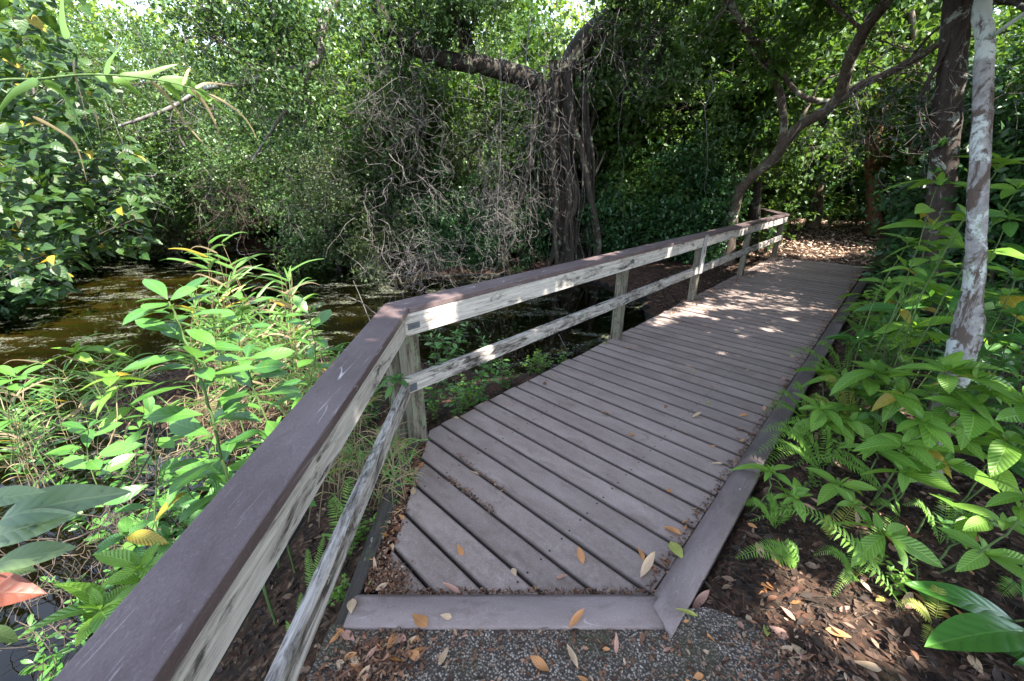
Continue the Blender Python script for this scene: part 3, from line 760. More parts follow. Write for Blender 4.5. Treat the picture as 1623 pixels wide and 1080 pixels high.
for a in ((830, 525, .25), (870, 507, .2), (760, 560, .12), (1110, 430, .1), (1030, 448, .1)): hole(a[0], a[1], a[2], .10, .48)
for a in ((1170, 365, .3), (1250, 350, .15), (700, 498, .12)): hole(a[0], a[1], a[2], .15, .88)
# patches of sun on the undergrowth at the right and on the litter
for px, py, r_ in ((1530, 600, .32), (1440, 700, .12), (1400, 880, .14), (1560, 790, .18), (1480, 430, .35), (1350, 560, .2), (1320, 690, .12), (1590, 340, .4), (1270, 1040, .05),(1560,980,.2),(1490,300,.3),(1380,960,.1),(1420,620,.16),(1560,900,.12)):
    hole(px, py, r_, r_, .35)
for a in ((270, 465, .2, 1.25), (320, 560, .14, 1.0), (410, 600, .2, .8), (250, 640, .3, .5), (380, 700, .22, .6), (480, 520, .3, .5), (440, 620, .25, .4), (610, 495, .12, .97)): hole(a[0], a[1], a[2], a[2], a[3])
HOLES = np.array(HOLES); HOLES[:, 3:] += .045
def hole_ok(c):
    """False for a leaf that would shade one of the sunlit patches; also keeps the air right before the lens free"""
    keep = np.ones(len(c), bool)
    for hx, hy, hz, rx, ry in HOLES:
        k = (c[:, 2] - hz) / SUN[2]; dx = c[:, 0] - SUN[0] * k - hx; dy = c[:, 1] - SUN[1] * k - hy
        a = dx * U[0] + dy * U[1]; b = dx * N[0] + dy * N[1]
        keep &= ~(((a / rx) ** 2 + (b / ry) ** 2 < 1) & (c[:, 2] > hz + 1.2))
    return keep
def frame_ok(c, lim):
    d = c - np.array([0, 0, CAMH]); zf = d[:, 1] * cP - d[:, 2] * sP; yu = d[:, 1] * sP + d[:, 2] * cP
    ix = CX + F * d[:, 0] / np.maximum(zf, .01); iy = CY - F * yu / np.maximum(zf, .01)
    return ~((zf > 0) & (ix > -60) & (ix < 1700) & (iy > -60) & (d[:, 1] < lim))
sun_ok = lambda c: hole_ok(c) & frame_ok(c, 9)
sun_ok2 = lambda c: hole_ok(c) & frame_ok(c, 7.6)
def lm(pts, r0, r1):
    n = len(pts); return [(*PY(*p), r0 + (r1 - r0) * i / (n - 1)) for i, p in enumerate(pts)]

# ------------------------------------------------------------ trees one can tell apart
OV3 = leaf_tpl(1, .42, 3, 3, .2, .2)
T1 = [[(*PY(1462, 775, 1.86), .075), (*PY(1480, 690, 1.88), .062), (*PY(1512, 600, 1.93), .058), (*PY(1530, 535, 2.0), .062), (*PY(1535, 505, 2.02), .056), (*PY(1540, 470, 2.04), .043), (*PY(1545, 420, 2.06), .040), (*PY(1550, 300, 2.16), .038), (*PY(1556, 180, 2.28), .037), (*PY(1561, 60, 2.4), .035), (*PY(1562, -20, 2.5), .034), (2.35, 2.55, 3.4), (2.3, 2.5, 4.4), (2.4, 2.3, 5.6)]]
T1[0] = [p if len(p) == 4 else (*p, .033 - .003 * (p[2] - 3)) for p in T1[0]]
T1[0][0] = (T1[0][0][0], T1[0][0][1], -.1, .09)
T1 += [[(2.33, 2.52, 3.7, .04), (1.9, 1.8, 4.2, .03), (1.6, .8, 4.6, .02)], [(2.3, 2.5, 4.3, .04), (2.9, 3.2, 4.9, .03), (3.3, 4.2, 5.3, .02)], [(*PY(1563, 62, 2.38), .014), (*PY(1590, 45, 2.3), .010), (*PY(1640, 10, 2.2), .006)]]
cend = lambda n, lo, hi: [np.array([random.uniform(lo[i], hi[i]) for i in range(3)]) for _ in range(n)]
tree_from_limbs('pale_bark_tree', 'slim pale grey tree with lichen patches rising through the plants at the right', 'tree', T1, M['bark_pale'], M['leaf_shade'], OV3, .12, 85, [(1, .3, 1, 6, .9, .2), (2, .3, 1, 6, .9, .2), (0, .85, 1, 6, 1, .3)], sigma=.3, clump=4, cull=sun_ok, sides=14, rough=.03,
                extra_ends=cend(150, (1.3, -.5, 4.2), (4.2, 4.2, 5.6)))
T2 = [lm([(1160, 372, 8.9), (1166, 320, 8.8), (1185, 287, 8.6), (1225, 252, 8.3), (1262, 205, 8.0), (1325, 160, 7.6), (1345, 100, 7.3), (1372, 45, 7.0), (1410, -5, 6.7), (1450, -70, 6.4), (1480, -150, 6.0)], .105, .07),
      lm([(1318, 168, 7.65), (1360, 138, 7.4), (1420, 110, 7.0), (1480, 75, 6.6), (1540, 30, 6.2), (1620, -30, 5.7)], .075, .025),
      lm([(1232, 248, 8.3), (1242, 205, 8.2), (1238, 160, 8.1), (1226, 118, 8.0), (1200, 72, 7.8), (1165, 20, 7.6), (1140, -40, 7.5)], .07, .045),
      lm([(1318, 163, 7.7), (1275, 155, 7.8), (1245, 125, 7.9), (1238, 95, 8)], .05, .03),
      lm([(1262, 205, 8.0), (1290, 150, 8.2), (1300, 130, 8.3), (1330, 118, 8.4)], .03, .014),
      lm([(1370, 50, 7.0), (1340, 25, 7.1), (1300, -10, 7.2)], .03, .02), lm([(1440, 100, 6.9), (1470, 60, 6.6), (1530, 10, 6.2)], .022, .01),
      lm([(1480, 76, 6.6), (1530, 60, 6.2), (1600, 50, 5.8)], .015, .008), lm([(1500, 64, 6.5), (1560, -5, 6)], .015, .008), lm([(1400, 118, 7.1), (1470, 118, 6.7), (1500, 160, 6.4)], .012, .006)]
T2[0][0] = (*T2[0][0][:2], -.15, .16)
tree_from_limbs('leaning_tree', 'crooked dark tree leaning right from behind the end of the railing', 'tree', T2, M['bark_lean'], M['leaf_shade'], OV3, .13, 44, [(2, .6, 1, 3, .8, .2), (1, .5, 1, 4, .8, .3), (0, .9, 1, 8, 1.2, .2), (5, .5, 1, 2, .7, .1)], sigma=.25, clump=4, sides=12, cull=sun_ok2,
                extra_ends=cend(80, (4.5, 3.5, 5.0), (9.5, 7.5, 6.4)))
T3 = [lm([(1388, 385, 12.3), (1386, 340, 12.3), (1384, 290, 12.3), (1382, 235, 12.2), (1396, 170, 12.0), (1380, 110, 11.8), (1350, 45, 11.5), (1318, -10, 11.3), (1300, -60, 11)], .19, .11),
      lm([(1386, 292, 12.3), (1402, 255, 12.4), (1411, 218, 12.5), (1400, 180, 12.6), (1408, 120, 12.6), (1430, 20, 12.6), (1440, -50, 12.6)], .13, .08),
      lm([(1393, 160, 12.0), (1350, 125, 11.6), (1325, 70, 11.3), (1295, 20, 11.0), (1255, -25, 10.8)], .13, .09)]
T3[0][0] = (*T3[0][0][:2], -.2, .26)
tree_from_limbs('reddish_tree', 'forked tree with smooth reddish trunk beyond the far end of the boardwalk', 'tree', T3, M['bark_red'], M['leaf_shade'], RHOMBW, .16, 50, [(0, .7, 1, 8, 1.4, .2), (1, .6, 1, 7, 1.4, .2), (2, .6, 1, 7, 1.4, .2)], sigma=.4, clump=4, sides=12)
T4 = [lm([(1486, 440, 5.2), (1490, 330, 5.2), (1497, 220, 5.25), (1508, 110, 5.3), (1518, 0, 5.35), (1525, -90, 5.4)], .14, .11)]
T4[0][0] = (*T4[0][0][:2], -.1, .16)
tree_from_limbs('blotched_tree', 'thick dark trunk blotched with white lichen behind the pale slim tree', 'tree', T4, M['bark_blotch'], M['leaf_deep'], OV3, .14, 60, [(0, .85, 1, 10, 1.6, .2)], sigma=.35, clump=4, sides=14, cull=sun_ok,
                extra_ends=cend(120, (4.2, 1.0, 4.6), (9.5, 5.5, 6.2)))
T5 = [lm([(908, 450, 9.7), (900, 380, 9.7), (893, 290, 9.7), (882, 205, 9.7), (884, 145, 9.7), (925, 70, 9.6), (985, 15, 9.4), (1060, -60, 9.2), (1100, -160, 9)], .36, .14),
      lm([(884, 160, 9.7), (835, 125, 9.4), (770, 105, 9.0), (715, 97, 8.7), (660, 78, 8.4), (610, 30, 8.2), (585, -30, 8.0)], .20, .08),
      lm([(748, 102, 8.9), (738, 60, 8.8), (722, 20, 8.7), (700, -40, 8.6)], .12, .10),
      lm([(652, 50, 8.4), (610, 48, 8.3), (580, 62, 8.2), (570, 90, 8.1)], .05, .03),
      lm([(985, 15, 9.4), (850, -90, 8.5), (690, -90, 7.8), (580, -45, 7.3), (530, 5, 7.1), (509, 45, 7.0), (506, 88, 6.9), (486, 107, 6.8), (440, 114, 6.7), (385, 132, 6.6), (325, 140, 6.5), (270, 172, 6.4), (190, 200, 6.3)], .10, .02),
      lm([(490, 106, 6.8), (480, 150, 6.9), (450, 180, 7.0), (425, 215, 7.0), (400, 255, 7.0)], .04, .015),
      lm([(440, 114, 6.7), (400, 95, 6.6), (360, 70, 6.5), (330, 50, 6.4)], .025, .01), lm([(480, 108, 6.8), (455, 70, 6.7), (435, 30, 6.6), (425, -10, 6.6)], .022, .012),
      lm([(900, 330, 9.6), (935, 290, 9.2), (960, 240, 9.0)], .05, .02), lm([(1000, 5, 9.4), (1030, 70, 9.0), (1080, 110, 8.8)], .05, .02), lm([(880, 180, 9.7), (905, 110, 10), (960, 100, 10.2), (1040, 98, 10.4), (1100, 115, 10.5)], .12, .05)]
T5[0][0] = (*T5[0][0][:2], -.4, .42)
random.seed(3)
for k_ in range(22):      # ropy aerial stems that clothe the trunk
    x0 = random.uniform(845, 935); x1 = x0 + random.gauss(0, 22); Y_ = random.uniform(8.9, 9.5); T5.append([(*PY(x0 + (x1 - x0) * q + random.gauss(0, 7), 120 + random.uniform(-30, 30) * (q == 0) + 320 * q, Y_), r_ * (1 - .3 * q)) for r_ in (random.choice((.02, .03, .05, .075)),) for q in (0, .2, .4, .6, .8, 1)])
tree_from_limbs('old_oak', 'massive dark oak in the centre with long limbs reaching over the pond', 'tree', T5, M['bark_dark'], M['leaf_oak'], RHOMBW, .062, 70, [(1, .2, .9, 6, 1.0, .5), (4, .4, 1, 7, .8, .45), (5, .3, 1, 4, .6, -.1), (6, .2, 1, 8, .6, .1), (7, .2, 1, 8, .6, .1), (0, .75, 1, 12, 1.5, 0), (3, .3, 1, 4, .5, 0), (9, .2, 1, 8, .9, 0), (10, .2, 1, 10, .9, .1), (2, .3, 1, 6, .8, .1)], sigma=.20, clump=6, sides=14, depth=2, limbm={4: M['limb_grey'], 5: M['limb_grey'], 6: M['limb_grey'], 7: M['limb_grey']}, cull=lambda c: frame_ok(c, 6.2) & (frame_ok(c, 7.9) | (rng.random(len(c)) < .4)), extra_ends=cend(340, (-1.0, 5.8, 4.7), (4.5, 9, 5.8)))  # the extra ends add unseen leaves overhead to shade trunk and twigs
T8 = [lm([(1203, 350, 10.2), (1201, 250, 10.2), (1196, 140, 10.2), (1190, 60, 10.2), (1180, -40, 10.2)], .13, .09), lm([(1205, 260, 10.2), (1222, 180, 10.1), (1238, 120, 10.0), (1270, 40, 10), (1290, -30, 10)], .09, .05)]
T8[0][0] = (*T8[0][0][:2], -.1, .14)
tree_from_limbs('thin_dark_tree', 'thin dark upright tree just behind the leaning tree', 'tree', T8, M['bark_dark'], M['leaf_shade'], RHOMBW, .13, 50, [(0, .3, 1, 10, 1.1, .1), (1, .3, 1, 8, 1.1, .1)], sigma=.35, clump=4, sides=10)
for i, (pts, r_, lab) in enumerate((
        ([(1300, 330, 14), (1305, 230, 14), (1318, 150, 14), (1312, 60, 14), (1320, -20, 14)], .2, 'dark blurred trunk left of the reddish forked tree'),
        ([(1055, 330, 12), (1048, 240, 12), (1060, 160, 12), (1045, 60, 12)], .08, 'thin trunk among the leaves right of the massive oak'),
        ([(1110, 340, 13), (1114, 220, 13), (1128, 100, 13), (1122, -20, 13)], .1, 'straight thin trunk left of the leaning tree'),
        ([(975, 400, 11), (968, 300, 11), (980, 200, 11), (1000, 120, 11)], .07, 'bare thin trunk close to the right of the oak'),
        ([(660, 400, 11), (655, 300, 11), (668, 200, 11), (650, 120, 11), (660, 30, 11)], .09, 'grey trunk wrapped in twigs on the far bank'),
        ([(470, 390, 12), (480, 300, 12), (470, 210, 12), (490, 110, 12)], .08, 'dark trunk half hidden over the black shade of the far bank'),
        ([(1450, 340, 11), (1447, 240, 11), (1455, 120, 11), (1440, 0, 11)], .1, 'slender trunk between the reddish tree and the blotched trunk'))):
    L_ = lm(pts, r_, r_ * .6); L_[0] = (*L_[0][:2], -.3, r_ * 1.1)
    tree_from_limbs('slender_tree', lab, 'tree', [L_], M['bark_dark'] if i % 2 else M['bark_brown'], M['leaf_far'], RHOMBW, .15, 40, [(0, .25, 1, 12 if i not in (0, 6) else 4, 1.2, .2)], sigma=.35, clump=4, sides=8, group='slender trunks in the wood')

# trees whose crowns shade the walk, standing behind and to the right of the viewer
for i, (bx_, by_, lo, hi, n_) in enumerate(((3.6, -3.2, (1.2, -5.2, 4.4), (5.2, 1.0, 5.6), 430), (7.4, .6, (4.0, -2.6, 4.6), (9.5, 2.6, 6.2), 300), (11.2, 4.6, (8.6, 1.5, 4.8), (12, 6, 6.6), 150))):
    tr = [[(bx_, by_, -.1, .16), (bx_ + .1, by_ + .2, 2, .13), (bx_ - .2, by_ + .3, 4.2, .1), (bx_ - .1, by_ + .5, 5.6, .05)], [(bx_ - .1, by_ + .2, 3.4, .06), (bx_ - 1.2, by_ + .8, 4.6, .04), (bx_ - 2, by_ + 1.4, 5.2, .02)]]
    tree_from_limbs('shade_tree', ['broad tree behind the viewer shading the path', 'broad tree to the right shading the planks', 'broad tree far right shading the far planks'][i], 'tree', tr, M['bark_brown'], M['leaf_shade'], OV3, .15, 100, [(0, .6, 1, 8, 1.4, .2), (1, .4, 1, 6, 1.2, .2)], sigma=.4, clump=4, cull=sun_ok, extra_ends=cend(n_, lo, hi), group='trees shading the boardwalk')

# ------------------------------------------------------------ bushy trees of the far bank and the wood behind
def bushy(name, H, Rd, leaf, tpl, size, nleaf, bark, seed, low=.1, nl=6, sig=.28, flat=.8, clump=5, cut=None):
    random.seed(seed); mb = MB(); ends = []
    for i in range(nl):
        a = 6.283 * i / nl + random.uniform(-.4, .4); top = H * random.uniform(.6, 1)
        rad = Rd * random.uniform(.3, .8)
        P = smooth_path([(0, 0, -.3), (.25 * rad * math.cos(a), .25 * rad * math.sin(a), top * .3), (rad * .6 * math.cos(a), rad * .6 * math.sin(a), top * .65), (rad * math.cos(a + .3), rad * math.sin(a + .3), top)], 4, .03)
        tube(mb, P, np.linspace(.03 * H * .5, .012, len(P)), 6, .06)
        for _ in range(9):
            k = int(random.uniform(max(.1, low), 1) * (len(P) - 1)); d = np.array([math.cos(a) + random.gauss(0, .9), math.sin(a) + random.gauss(0, .9), random.uniform(-.5, .5)])
            grow(mb, P[k], d, Rd * random.uniform(.35, .65), .014, 2, ends, .4, -.15 if k < len(P) / 2 else .1, 4, (2, 3), .7, .6, .005, 4)
    root = empty(name, None, 'tree', (0, 0, 0)); mb.build('trunk', bark, root)
    fb = MB(); foliage(fb, ends, tpl, max(1, nleaf * 1 // len(ends)), sig, size, clump=clump, flat=flat, cull=cut)
    fb.build('crown', leaf, root, smooth=False)
    return root
B = {}
B['a'] = bushy('bushy_tree', 5.6, 2.4, M['leaf_oak'], RHOMBW, .072, 78000, M['twig'], 21, .15, 7)
B['b'] = bushy('bushy_tree', 4.6, 2.2, M['leaf_olive'], RHOMB, .085, 50000, M['twig'], 22, .1, 7)
B['c'] = bushy('leafy_tree', 5.0, 2.0, M['leaf_shade'], RHOMBW, .13, 30000, M['bark_brown'], 23, .05, 7)
B['d'] = bushy('dark_leaved_tree', 4.4, 1.9, M['leaf_deep'], RHOMBW, .15, 24000, M['bark_dark'], 24, .03, 7)
B['f'] = bushy('tall_tree', 9.5, 3.6, M['leaf_bright'], RHOMBW, .20, 24000, M['bark_brown'], 25, .25, 8, .4)
B['g'] = bushy('tall_tree', 8.5, 3.2, M['leaf_far'], RHOMBW, .20, 24000, M['bark_brown'], 26, .15, 8, .4)
used = set()
def put(k, px, Y, label, sc=1.0, rz=None, z=None, group=None, sx=1.0):
    x = PY(px, 300, Y)[0]; z = gz(x, Y) if z is None else z; rz = random.uniform(0, 6.28) if rz is None else rz
    if k not in used:
        used.add(k); o = B[k]; o.location = (x, Y, z); o.rotation_euler = (0, 0, rz); o.scale = (sc * sx, sc * sx, sc); o['label'] = label
        if group: o['group'] = group
        return o
    return copy_tree(B[k], (x, Y, z), rz, (sc * sx, sc * sx, sc), label, group)
random.seed(77)
G1 = 'small leaved trees leaning over the far bank'
put('a', -60, 12.6, 'small leaved tree at the left edge over the golden water', 1.0, group=G1, z=-.3)
put('a', 120, 12.2, 'small leaved tree over the far bank at the left', .88, group=G1, z=-.2)
put('b', 250, 12.4, 'olive green bush tree behind the drooping reed', .95, group=G1, z=-.2)
put('a', 340, 11.2, 'small leaved tree above the black shaded inlet', .76, group=G1, z=.5)
put('a', 520, 11.0, 'small leaved tree with branches low over the dark water', .84, group=G1, z=-.35)
put('b', 590, 10.2, 'olive green bush tree hung with grey twigs left of the oak', .76, group=G1, z=-.2)
put('b', 760, 11.6, 'olive green bush tree directly behind the oak limbs', .85, group=G1, z=-.2)
put('c', 1010, 10.6, 'leafy green tree just right of the oak trunk', .8, group='leafy trees behind the railing')
put('d', 1090, 9.9, 'dark leafy bush tree behind the middle of the railing', .62, group='leafy trees behind the railing')
put('c', 1075, 11.6, 'leafy tree rising above the middle of the railing', 1.0, group='leafy trees behind the railing')
put('d', 985, 9.6, 'low dark bush at the water right of the oak', .42, group='leafy trees behind the railing')
put('c', 1180, 12.4, 'leafy tree behind the thin dark upright tree', .9, group='leafy trees behind the railing')
put('d', -330, 5.6, 'dark leaved tree closing the view behind the mottled shrub', .95, group='leafy trees at the left edge', z=-.4)
put('c', -150, 8.0, 'leafy tree beyond the mottled shrub at the left edge', .95, group='leafy trees at the left edge', z=-.4)
put('a', 20, 10.4, 'small leaved tree standing in the pond at the upper left', 1.05, group=G1, z=-.4)
put('f', 60, 16, 'sunlit yellow green tree close behind the left bank', .9, group='tall trees deep in the wood')
G2 = 'dark leaved trees at the right of the walk'
put('d', 1600, 6.8, 'dark leaved tree right behind the blotched trunk', .75, group=G2)
put('d', 1700, 5.0, 'dark leaved tree at the right edge of the picture', .7, group=G2)
put('c', 1540, 10.6, 'leafy tree in the shade between reddish tree and blotched trunk', .95, group=G2)
put('a', 800, 12.8, 'small leaved tree filling the gap above the oak fork', 1.0, group=G2)
put('c', 900, 12.6, 'leafy tree directly behind the oak trunk', 1.1, group=G2)
put('d', 770, 9.75, 'low bush added to darken the bank behind the pale twig nest', .34, group=G2)  # this and the next two bushes are added to make the far bank darker
put('d', 850, 9.9, 'low bush added to darken the bank at the left foot of the oak', .36, group=G2)
put('d', 690, 9.8, 'low bush added to darken the bank under the twig curtain', .36, group=G2)
put('d', 1120, 9.3, 'dark low bush behind the marker plank', .36, group=G2)
G3 = 'tall trees deep in the wood'
far = [('g', -150, 19), ('f', 30, 21), ('f', 150, 18), ('f', 280, 23), ('f', 400, 19), ('f', 500, 22), ('f', 610, 18.5), ('f', 690, 24), ('f', 800, 19), ('f', 880, 23), ('f', 950, 17.5), ('f', 1040, 22), ('f', 1120, 25),
       ('g', 1150, 17), ('f', 1230, 19), ('g', 1300, 17.5), ('f', 1370, 21), ('g', 1450, 17), ('f', 1540, 19), ('g', 1640, 16), ('g', 1330, 24), ('g', 560, 27), ('g', 220, 28), ('g', 1000, 28), ('f', 1450, 27), ('g', 740, 15.5)]
ref = ['at the far left edge', 'above the golden water', 'over the left inlet', 'behind the drooping reed', 'behind the curved grey limb', 'behind the low branches', 'behind the twig curtain', 'behind the upright oak limb', 'behind the oak fork', 'behind the oak trunk',
       'right of the oak trunk', 'beside the bright sky gap', 'under the bright sky gap', 'behind the thin upright tree', 'behind the leaning tree', 'left of the reddish tree', 'behind the reddish tree', 'right of the reddish tree', 'behind the blotched trunk', 'at the right edge',
       'deepest behind the far path', 'deepest behind the low branches', 'deepest above the inlet', 'deepest right of the oak', 'deepest right of the reddish tree', 'low behind the hanging twigs']
for (k, px, Y), r_ in zip(far, ref):
    put(k, px, Y, ('sunlit yellow green tree ' if k == 'f' else 'dark green tall tree ') + r_, random.uniform(.72, 1.0), group=G3)
# low undergrowth trees that close the view under the crowns
G4 = 'bushes closing the view under the crowns'
for px, Y, sc, lab in ((430, 15, .6, 'dark bush in the shade behind the inlet'), (620, 14, .6, 'dark bush behind the hanging twigs'), (800, 14.5, .62, 'dark bush behind the oak foot'), (940, 14, .6, 'dark bush right behind the oak'), (1060, 15, .62, 'dark bush behind the railing middle'),
                       (1160, 15, .6, 'dark bush behind the railing end'), (1260, 17.5, .5, 'dark bush beyond the far litter path'), (1340, 19.5, .55, 'dark bush under the dark blurred trunk'), (1430, 15.5, .5, 'dark bush right of the reddish tree'), (1530, 12, .6, 'dark bush behind the blotched trunk'),
                       (80, 17, .7, 'dark bush beyond the golden water'), (250, 16.5, .7, 'dark bush behind the reeds'), (-80, 16.5, .7, 'dark bush at the left edge'), (1640, 10, .7, 'dark bush at the right edge of the wood')):
    put('d', px, Y, lab, sc * 1.15, group=G4, sx=1.5)
# the distant wood as one mass
mb = MB(); n_ = 60000; th = rng.uniform(-1.35, 1.35, n_); rad = rng.uniform(31, 40, n_); zz = rng.power(.9, n_) * 6.0 * (1 + .25 * np.sin(th * 23) + .15 * np.sin(th * 51))
c = np.stack([rad * np.sin(th), rad * np.cos(th), zz], 1); scatter(mb, RHOMBW, c, frames(rand_dirs(n_), nrm(rng.normal(0, .6, (n_, 3)) + [0, 0, .8])), rng.uniform(.45, .9, n_))
tag(mb.build('distant_wood', M['leaf_far'], smooth=False), 'dense green wood far behind the pond', None, None, 'stuff')

# ------------------------------------------------------------ hanging twigs and vines
def tangle(name, label, px, py, rx, ry, Y, n, L=(.3, .9), r=(.003, .006), mat='twig', droop=1.0, depth=.5, group=None, up=False):
    c0 = PY(px, py, Y); mb = MB(); m = Y / F
    for _ in range(n):
        s = np.array([random.gauss(0, rx * m * .5), random.gauss(0, depth * .4), random.gauss(0, ry * m * .5)])
        d = nrm(np.array([random.gauss(0, .7), random.gauss(0, .5), (1 if up else -1) * droop + random.gauss(0, .6)])); P = [s]; l = random.uniform(*L); k = random.randint(4, 7)
        for _ in range(k):
            d = nrm(d + rng.normal(0, .42, 3)); P.append(P[-1] + d * l / k)
        P = smooth_path(P, 2); tube(mb, P, np.linspace(random.uniform(*r), .0015, len(P)), 3)
        for _ in range(2):
            q = P[random.randint(1, len(P) - 2)]; dd = nrm(d + rng.normal(0, .8, 3)); tube(mb, smooth_path([q, q + dd * l * .15 + rng.normal(0, .01, 3), q + dd * l * .3 + [0, 0, -.03]], 2), np.linspace(.003, .001, 5), 3)
    o = mb.build(name, M[mat]); o.location = c0; return tag(o, label, 'twigs', group)
GT = 'tangles of dead twigs'
tangle('dead_twigs', 'pale nest of dead twigs hanging in front of the oak trunk', 795, 320, 50, 70, 7.6, 240, (.2, .6), group=GT)
tangle('dead_twigs', 'spray of thin branches above the pale twig nest', 820, 200, 70, 90, 8.0, 90, (.5, 1.3), (.004, .008), group=GT)
tangle('dead_twigs', 'tall curtain of grey twigs left of the oak', 665, 200, 45, 170, 7.8, 110, (.5, 1.3), group=GT)
tangle('dead_twigs', 'grey drooping twigs under the arched limb', 605, 140, 60, 70, 7.6, 80, (.4, .9), group=GT)
tangle('dead_twigs', 'dark brown twigs over the black inlet', 400, 310, 90, 50, 9.5, 130, (.4, 1.0), (.004, .007), 'twig_brown', group=GT)
tangle('dead_twigs', 'grey twigs dipping into the dark water', 680, 395, 120, 50, 8.2, 110, (.5, 1.1), mat='twig', group=GT)
tangle('dead_twigs', 'grey brush at the left edge over the golden water', 20, 400, 50, 40, 9.5, 260, (.4, .9), group=GT)
tangle('dead_twigs', 'small dead twigs standing behind the railing corner', 645, 440, 40, 40, 4.2, 26, (.3, .6), (.003, .005), group=GT, up=True)
tangle('dead_twigs', 'bare twigs in the treetop right of the oak', 1045, 60, 60, 60, 8.8, 110, (.5, 1.2), group=GT)
tangle('dead_twigs', 'long bare twigs between leaning tree and pale slim tree', 1450, 130, 110, 60, 5.6, 60, (.5, 1.2), (.004, .008), group=GT, depth=1)
tangle('dead_twigs', 'dry brown stems low in the shadow behind the pale tree', 1500, 760, 150, 60, 2.3, 70, (.2, .5), (.002, .004), 'twig_brown', group=GT)
tangle('dead_twigs', 'twiggy brown growth around the foot of the oak', 880, 330, 50, 130, 9.0, 90, (.4, 1.2), (.004, .008), 'twig_brown', group=GT)
tangle('bare_branches', 'fine bare branches threading through the small leaved trees at the upper left', 330, 150, 260, 170, 7.6, 120, (.6, 1.6), (.003, .009), group=GT, depth=1.2)
tangle('bare_branches', 'arching bare branches left of the twig curtain', 520, 190, 110, 120, 7.8, 45, (.6, 1.4), (.003, .008), group=GT, depth=1)
tangle('bare_branches', 'fine bare branches in the crown above the oak fork', 900, 60, 160, 70, 8.2, 90, (.5, 1.2), (.003, .008), group=GT, depth=1)
tangle('bare_branches', 'dark bare branches crossing behind the leaning tree', 1330, 120, 150, 130, 9, 80, (.6, 1.5), (.004, .012), 'twig_brown', group=GT, depth=1.2)
for o_ in S.objects:
    if o_.name.startswith(('dead_twigs', 'bare_branches')): o_['kind'] = 'stuff'
gv = 'thin vines hanging from the oak'
random.seed(9)
vx = [640, 700, 742, 790, 838, 862, 905, 925, 985, 1120, 520]
lab = ['leftmost thin vine', 'thin vine', 'long thin vine', 'wavy thin vine']
for i, px in enumerate(vx):
    Y = random.uniform(7.2, 9.3); y0 = random.uniform(20, 120); y1 = random.uniform(300, 430)
    P = [PY(px + random.gauss(0, 3.5), y0 + (y1 - y0) * k / 8, Y) for k in range(9)]
    b_ = P[0]; P = smooth_path([p - b_ for p in P], 3, .006); mb = MB(); tube(mb, P, np.linspace(random.uniform(.006, .011), .002, len(P)), 4)
    o = mb.build('hanging_vine', M['twig']); o.location = b_; tag(o, 'thin grey vine hanging down near the oak and its twig curtain', 'vine', gv)
#PART3
# ------------------------------------------------------------ foreground plants
random.seed(31)
def depth_of(p): d = np.array(p) - [0, 0, CAMH]; return d[1] * cP - d[2] * sP
CL = [leaf_tpl(1, .40, 9, 5, dr, .22, 'ellipse', c, .04) for dr, c in ((.18, .01), (.32, .015), (.5, .02))]
OVL = [leaf_tpl(1, .40, 8, 5, dr, .16, 'obovate', .0, .08) for dr in (.05, .2, .35)]
OVM = [leaf_tpl(1, .45, 4, 3, dr, .25, 'ovate', 0, .05) for dr in (.1, .35)]
def put_leaves(mb, tpls, pos, dirs, ups, sizes):
    pos = np.array(pos); dirs = np.array(dirs); ups = np.array(ups); sizes = np.array(sizes); w_ = rng.integers(0, len(tpls), len(pos))
    for i, tp in enumerate(tpls):
        k = w_ == i
        if k.any(): scatter(mb, tp, pos[k], frames(dirs[k], ups[k]), sizes[k])
def whorl(acc, p, ax, n, size, spread=1.0, lift=.25):
    ax = nrm(np.array(ax, float)); r0 = nrm(np.cross(ax, [.3, .9, .1])); r1 = np.cross(ax, r0); ph = random.uniform(0, 6.28)
    for i in range(n):
        a = ph + 6.283 * i / n + random.gauss(0, .2); d = nrm((r0 * math.cos(a) + r1 * math.sin(a)) * spread + ax * random.gauss(lift, .22))
        acc[0].append(p + ax * random.uniform(-.05, .05) * size); acc[1].append(d); acc[2].append(nrm(ax + rng.normal(0, .22, 3))); acc[3].append(size * random.uniform(.5, 1.15))
def plant(name, label, cat, heads, root, leafmat, tpls, stem_r=.0035, n=5, pairs=2, stemmat='stem_green', group=None, lift=.25):
    """heads: (px, py, Y, leaf length in photo px [, n])"""
    root = np.array(root, float); e = empty(name, label, cat, tuple(root), 0, group); st = MB(); acc = [[], [], [], []]
    for h in heads:
        p = PY(*h[:3]); size = h[3] / F * depth_of(p); nn = h[4] if len(h) > 4 else n; p = p - root
        mid = p * .5 + np.array([random.gauss(0, .04), random.gauss(0, .04), .05 + .1 * abs(p[2])]); P = smooth_path([np.zeros(3), mid, p], 6, .003)
        tube(st, P, np.linspace(stem_r * 1.5, stem_r * .7, len(P)), 5)
        ax = nrm(P[-1] - P[-3] + [0, 0, .3]); whorl(acc, p, ax, nn, size, lift=lift)
        whorl(acc, p, ax, 3, size * .4, .5, .9)
        for k in range(pairs):
            q = P[int(len(P) * (.8 - .22 * k))]; whorl(acc, q, nrm(ax + rng.normal(0, .2, 3)), 2 + (k % 2), size * .95, 1, lift - .1)
    st.build('stem', M[stemmat], e); fb = MB(); put_leaves(fb, tpls, *acc); fb.build('foliage', M[leafmat], e); return e
def on_ground(px, py, Y): p = PY(px, py, Y); return np.array([p[0], p[1], gz(p[0], p[1]) - .01])
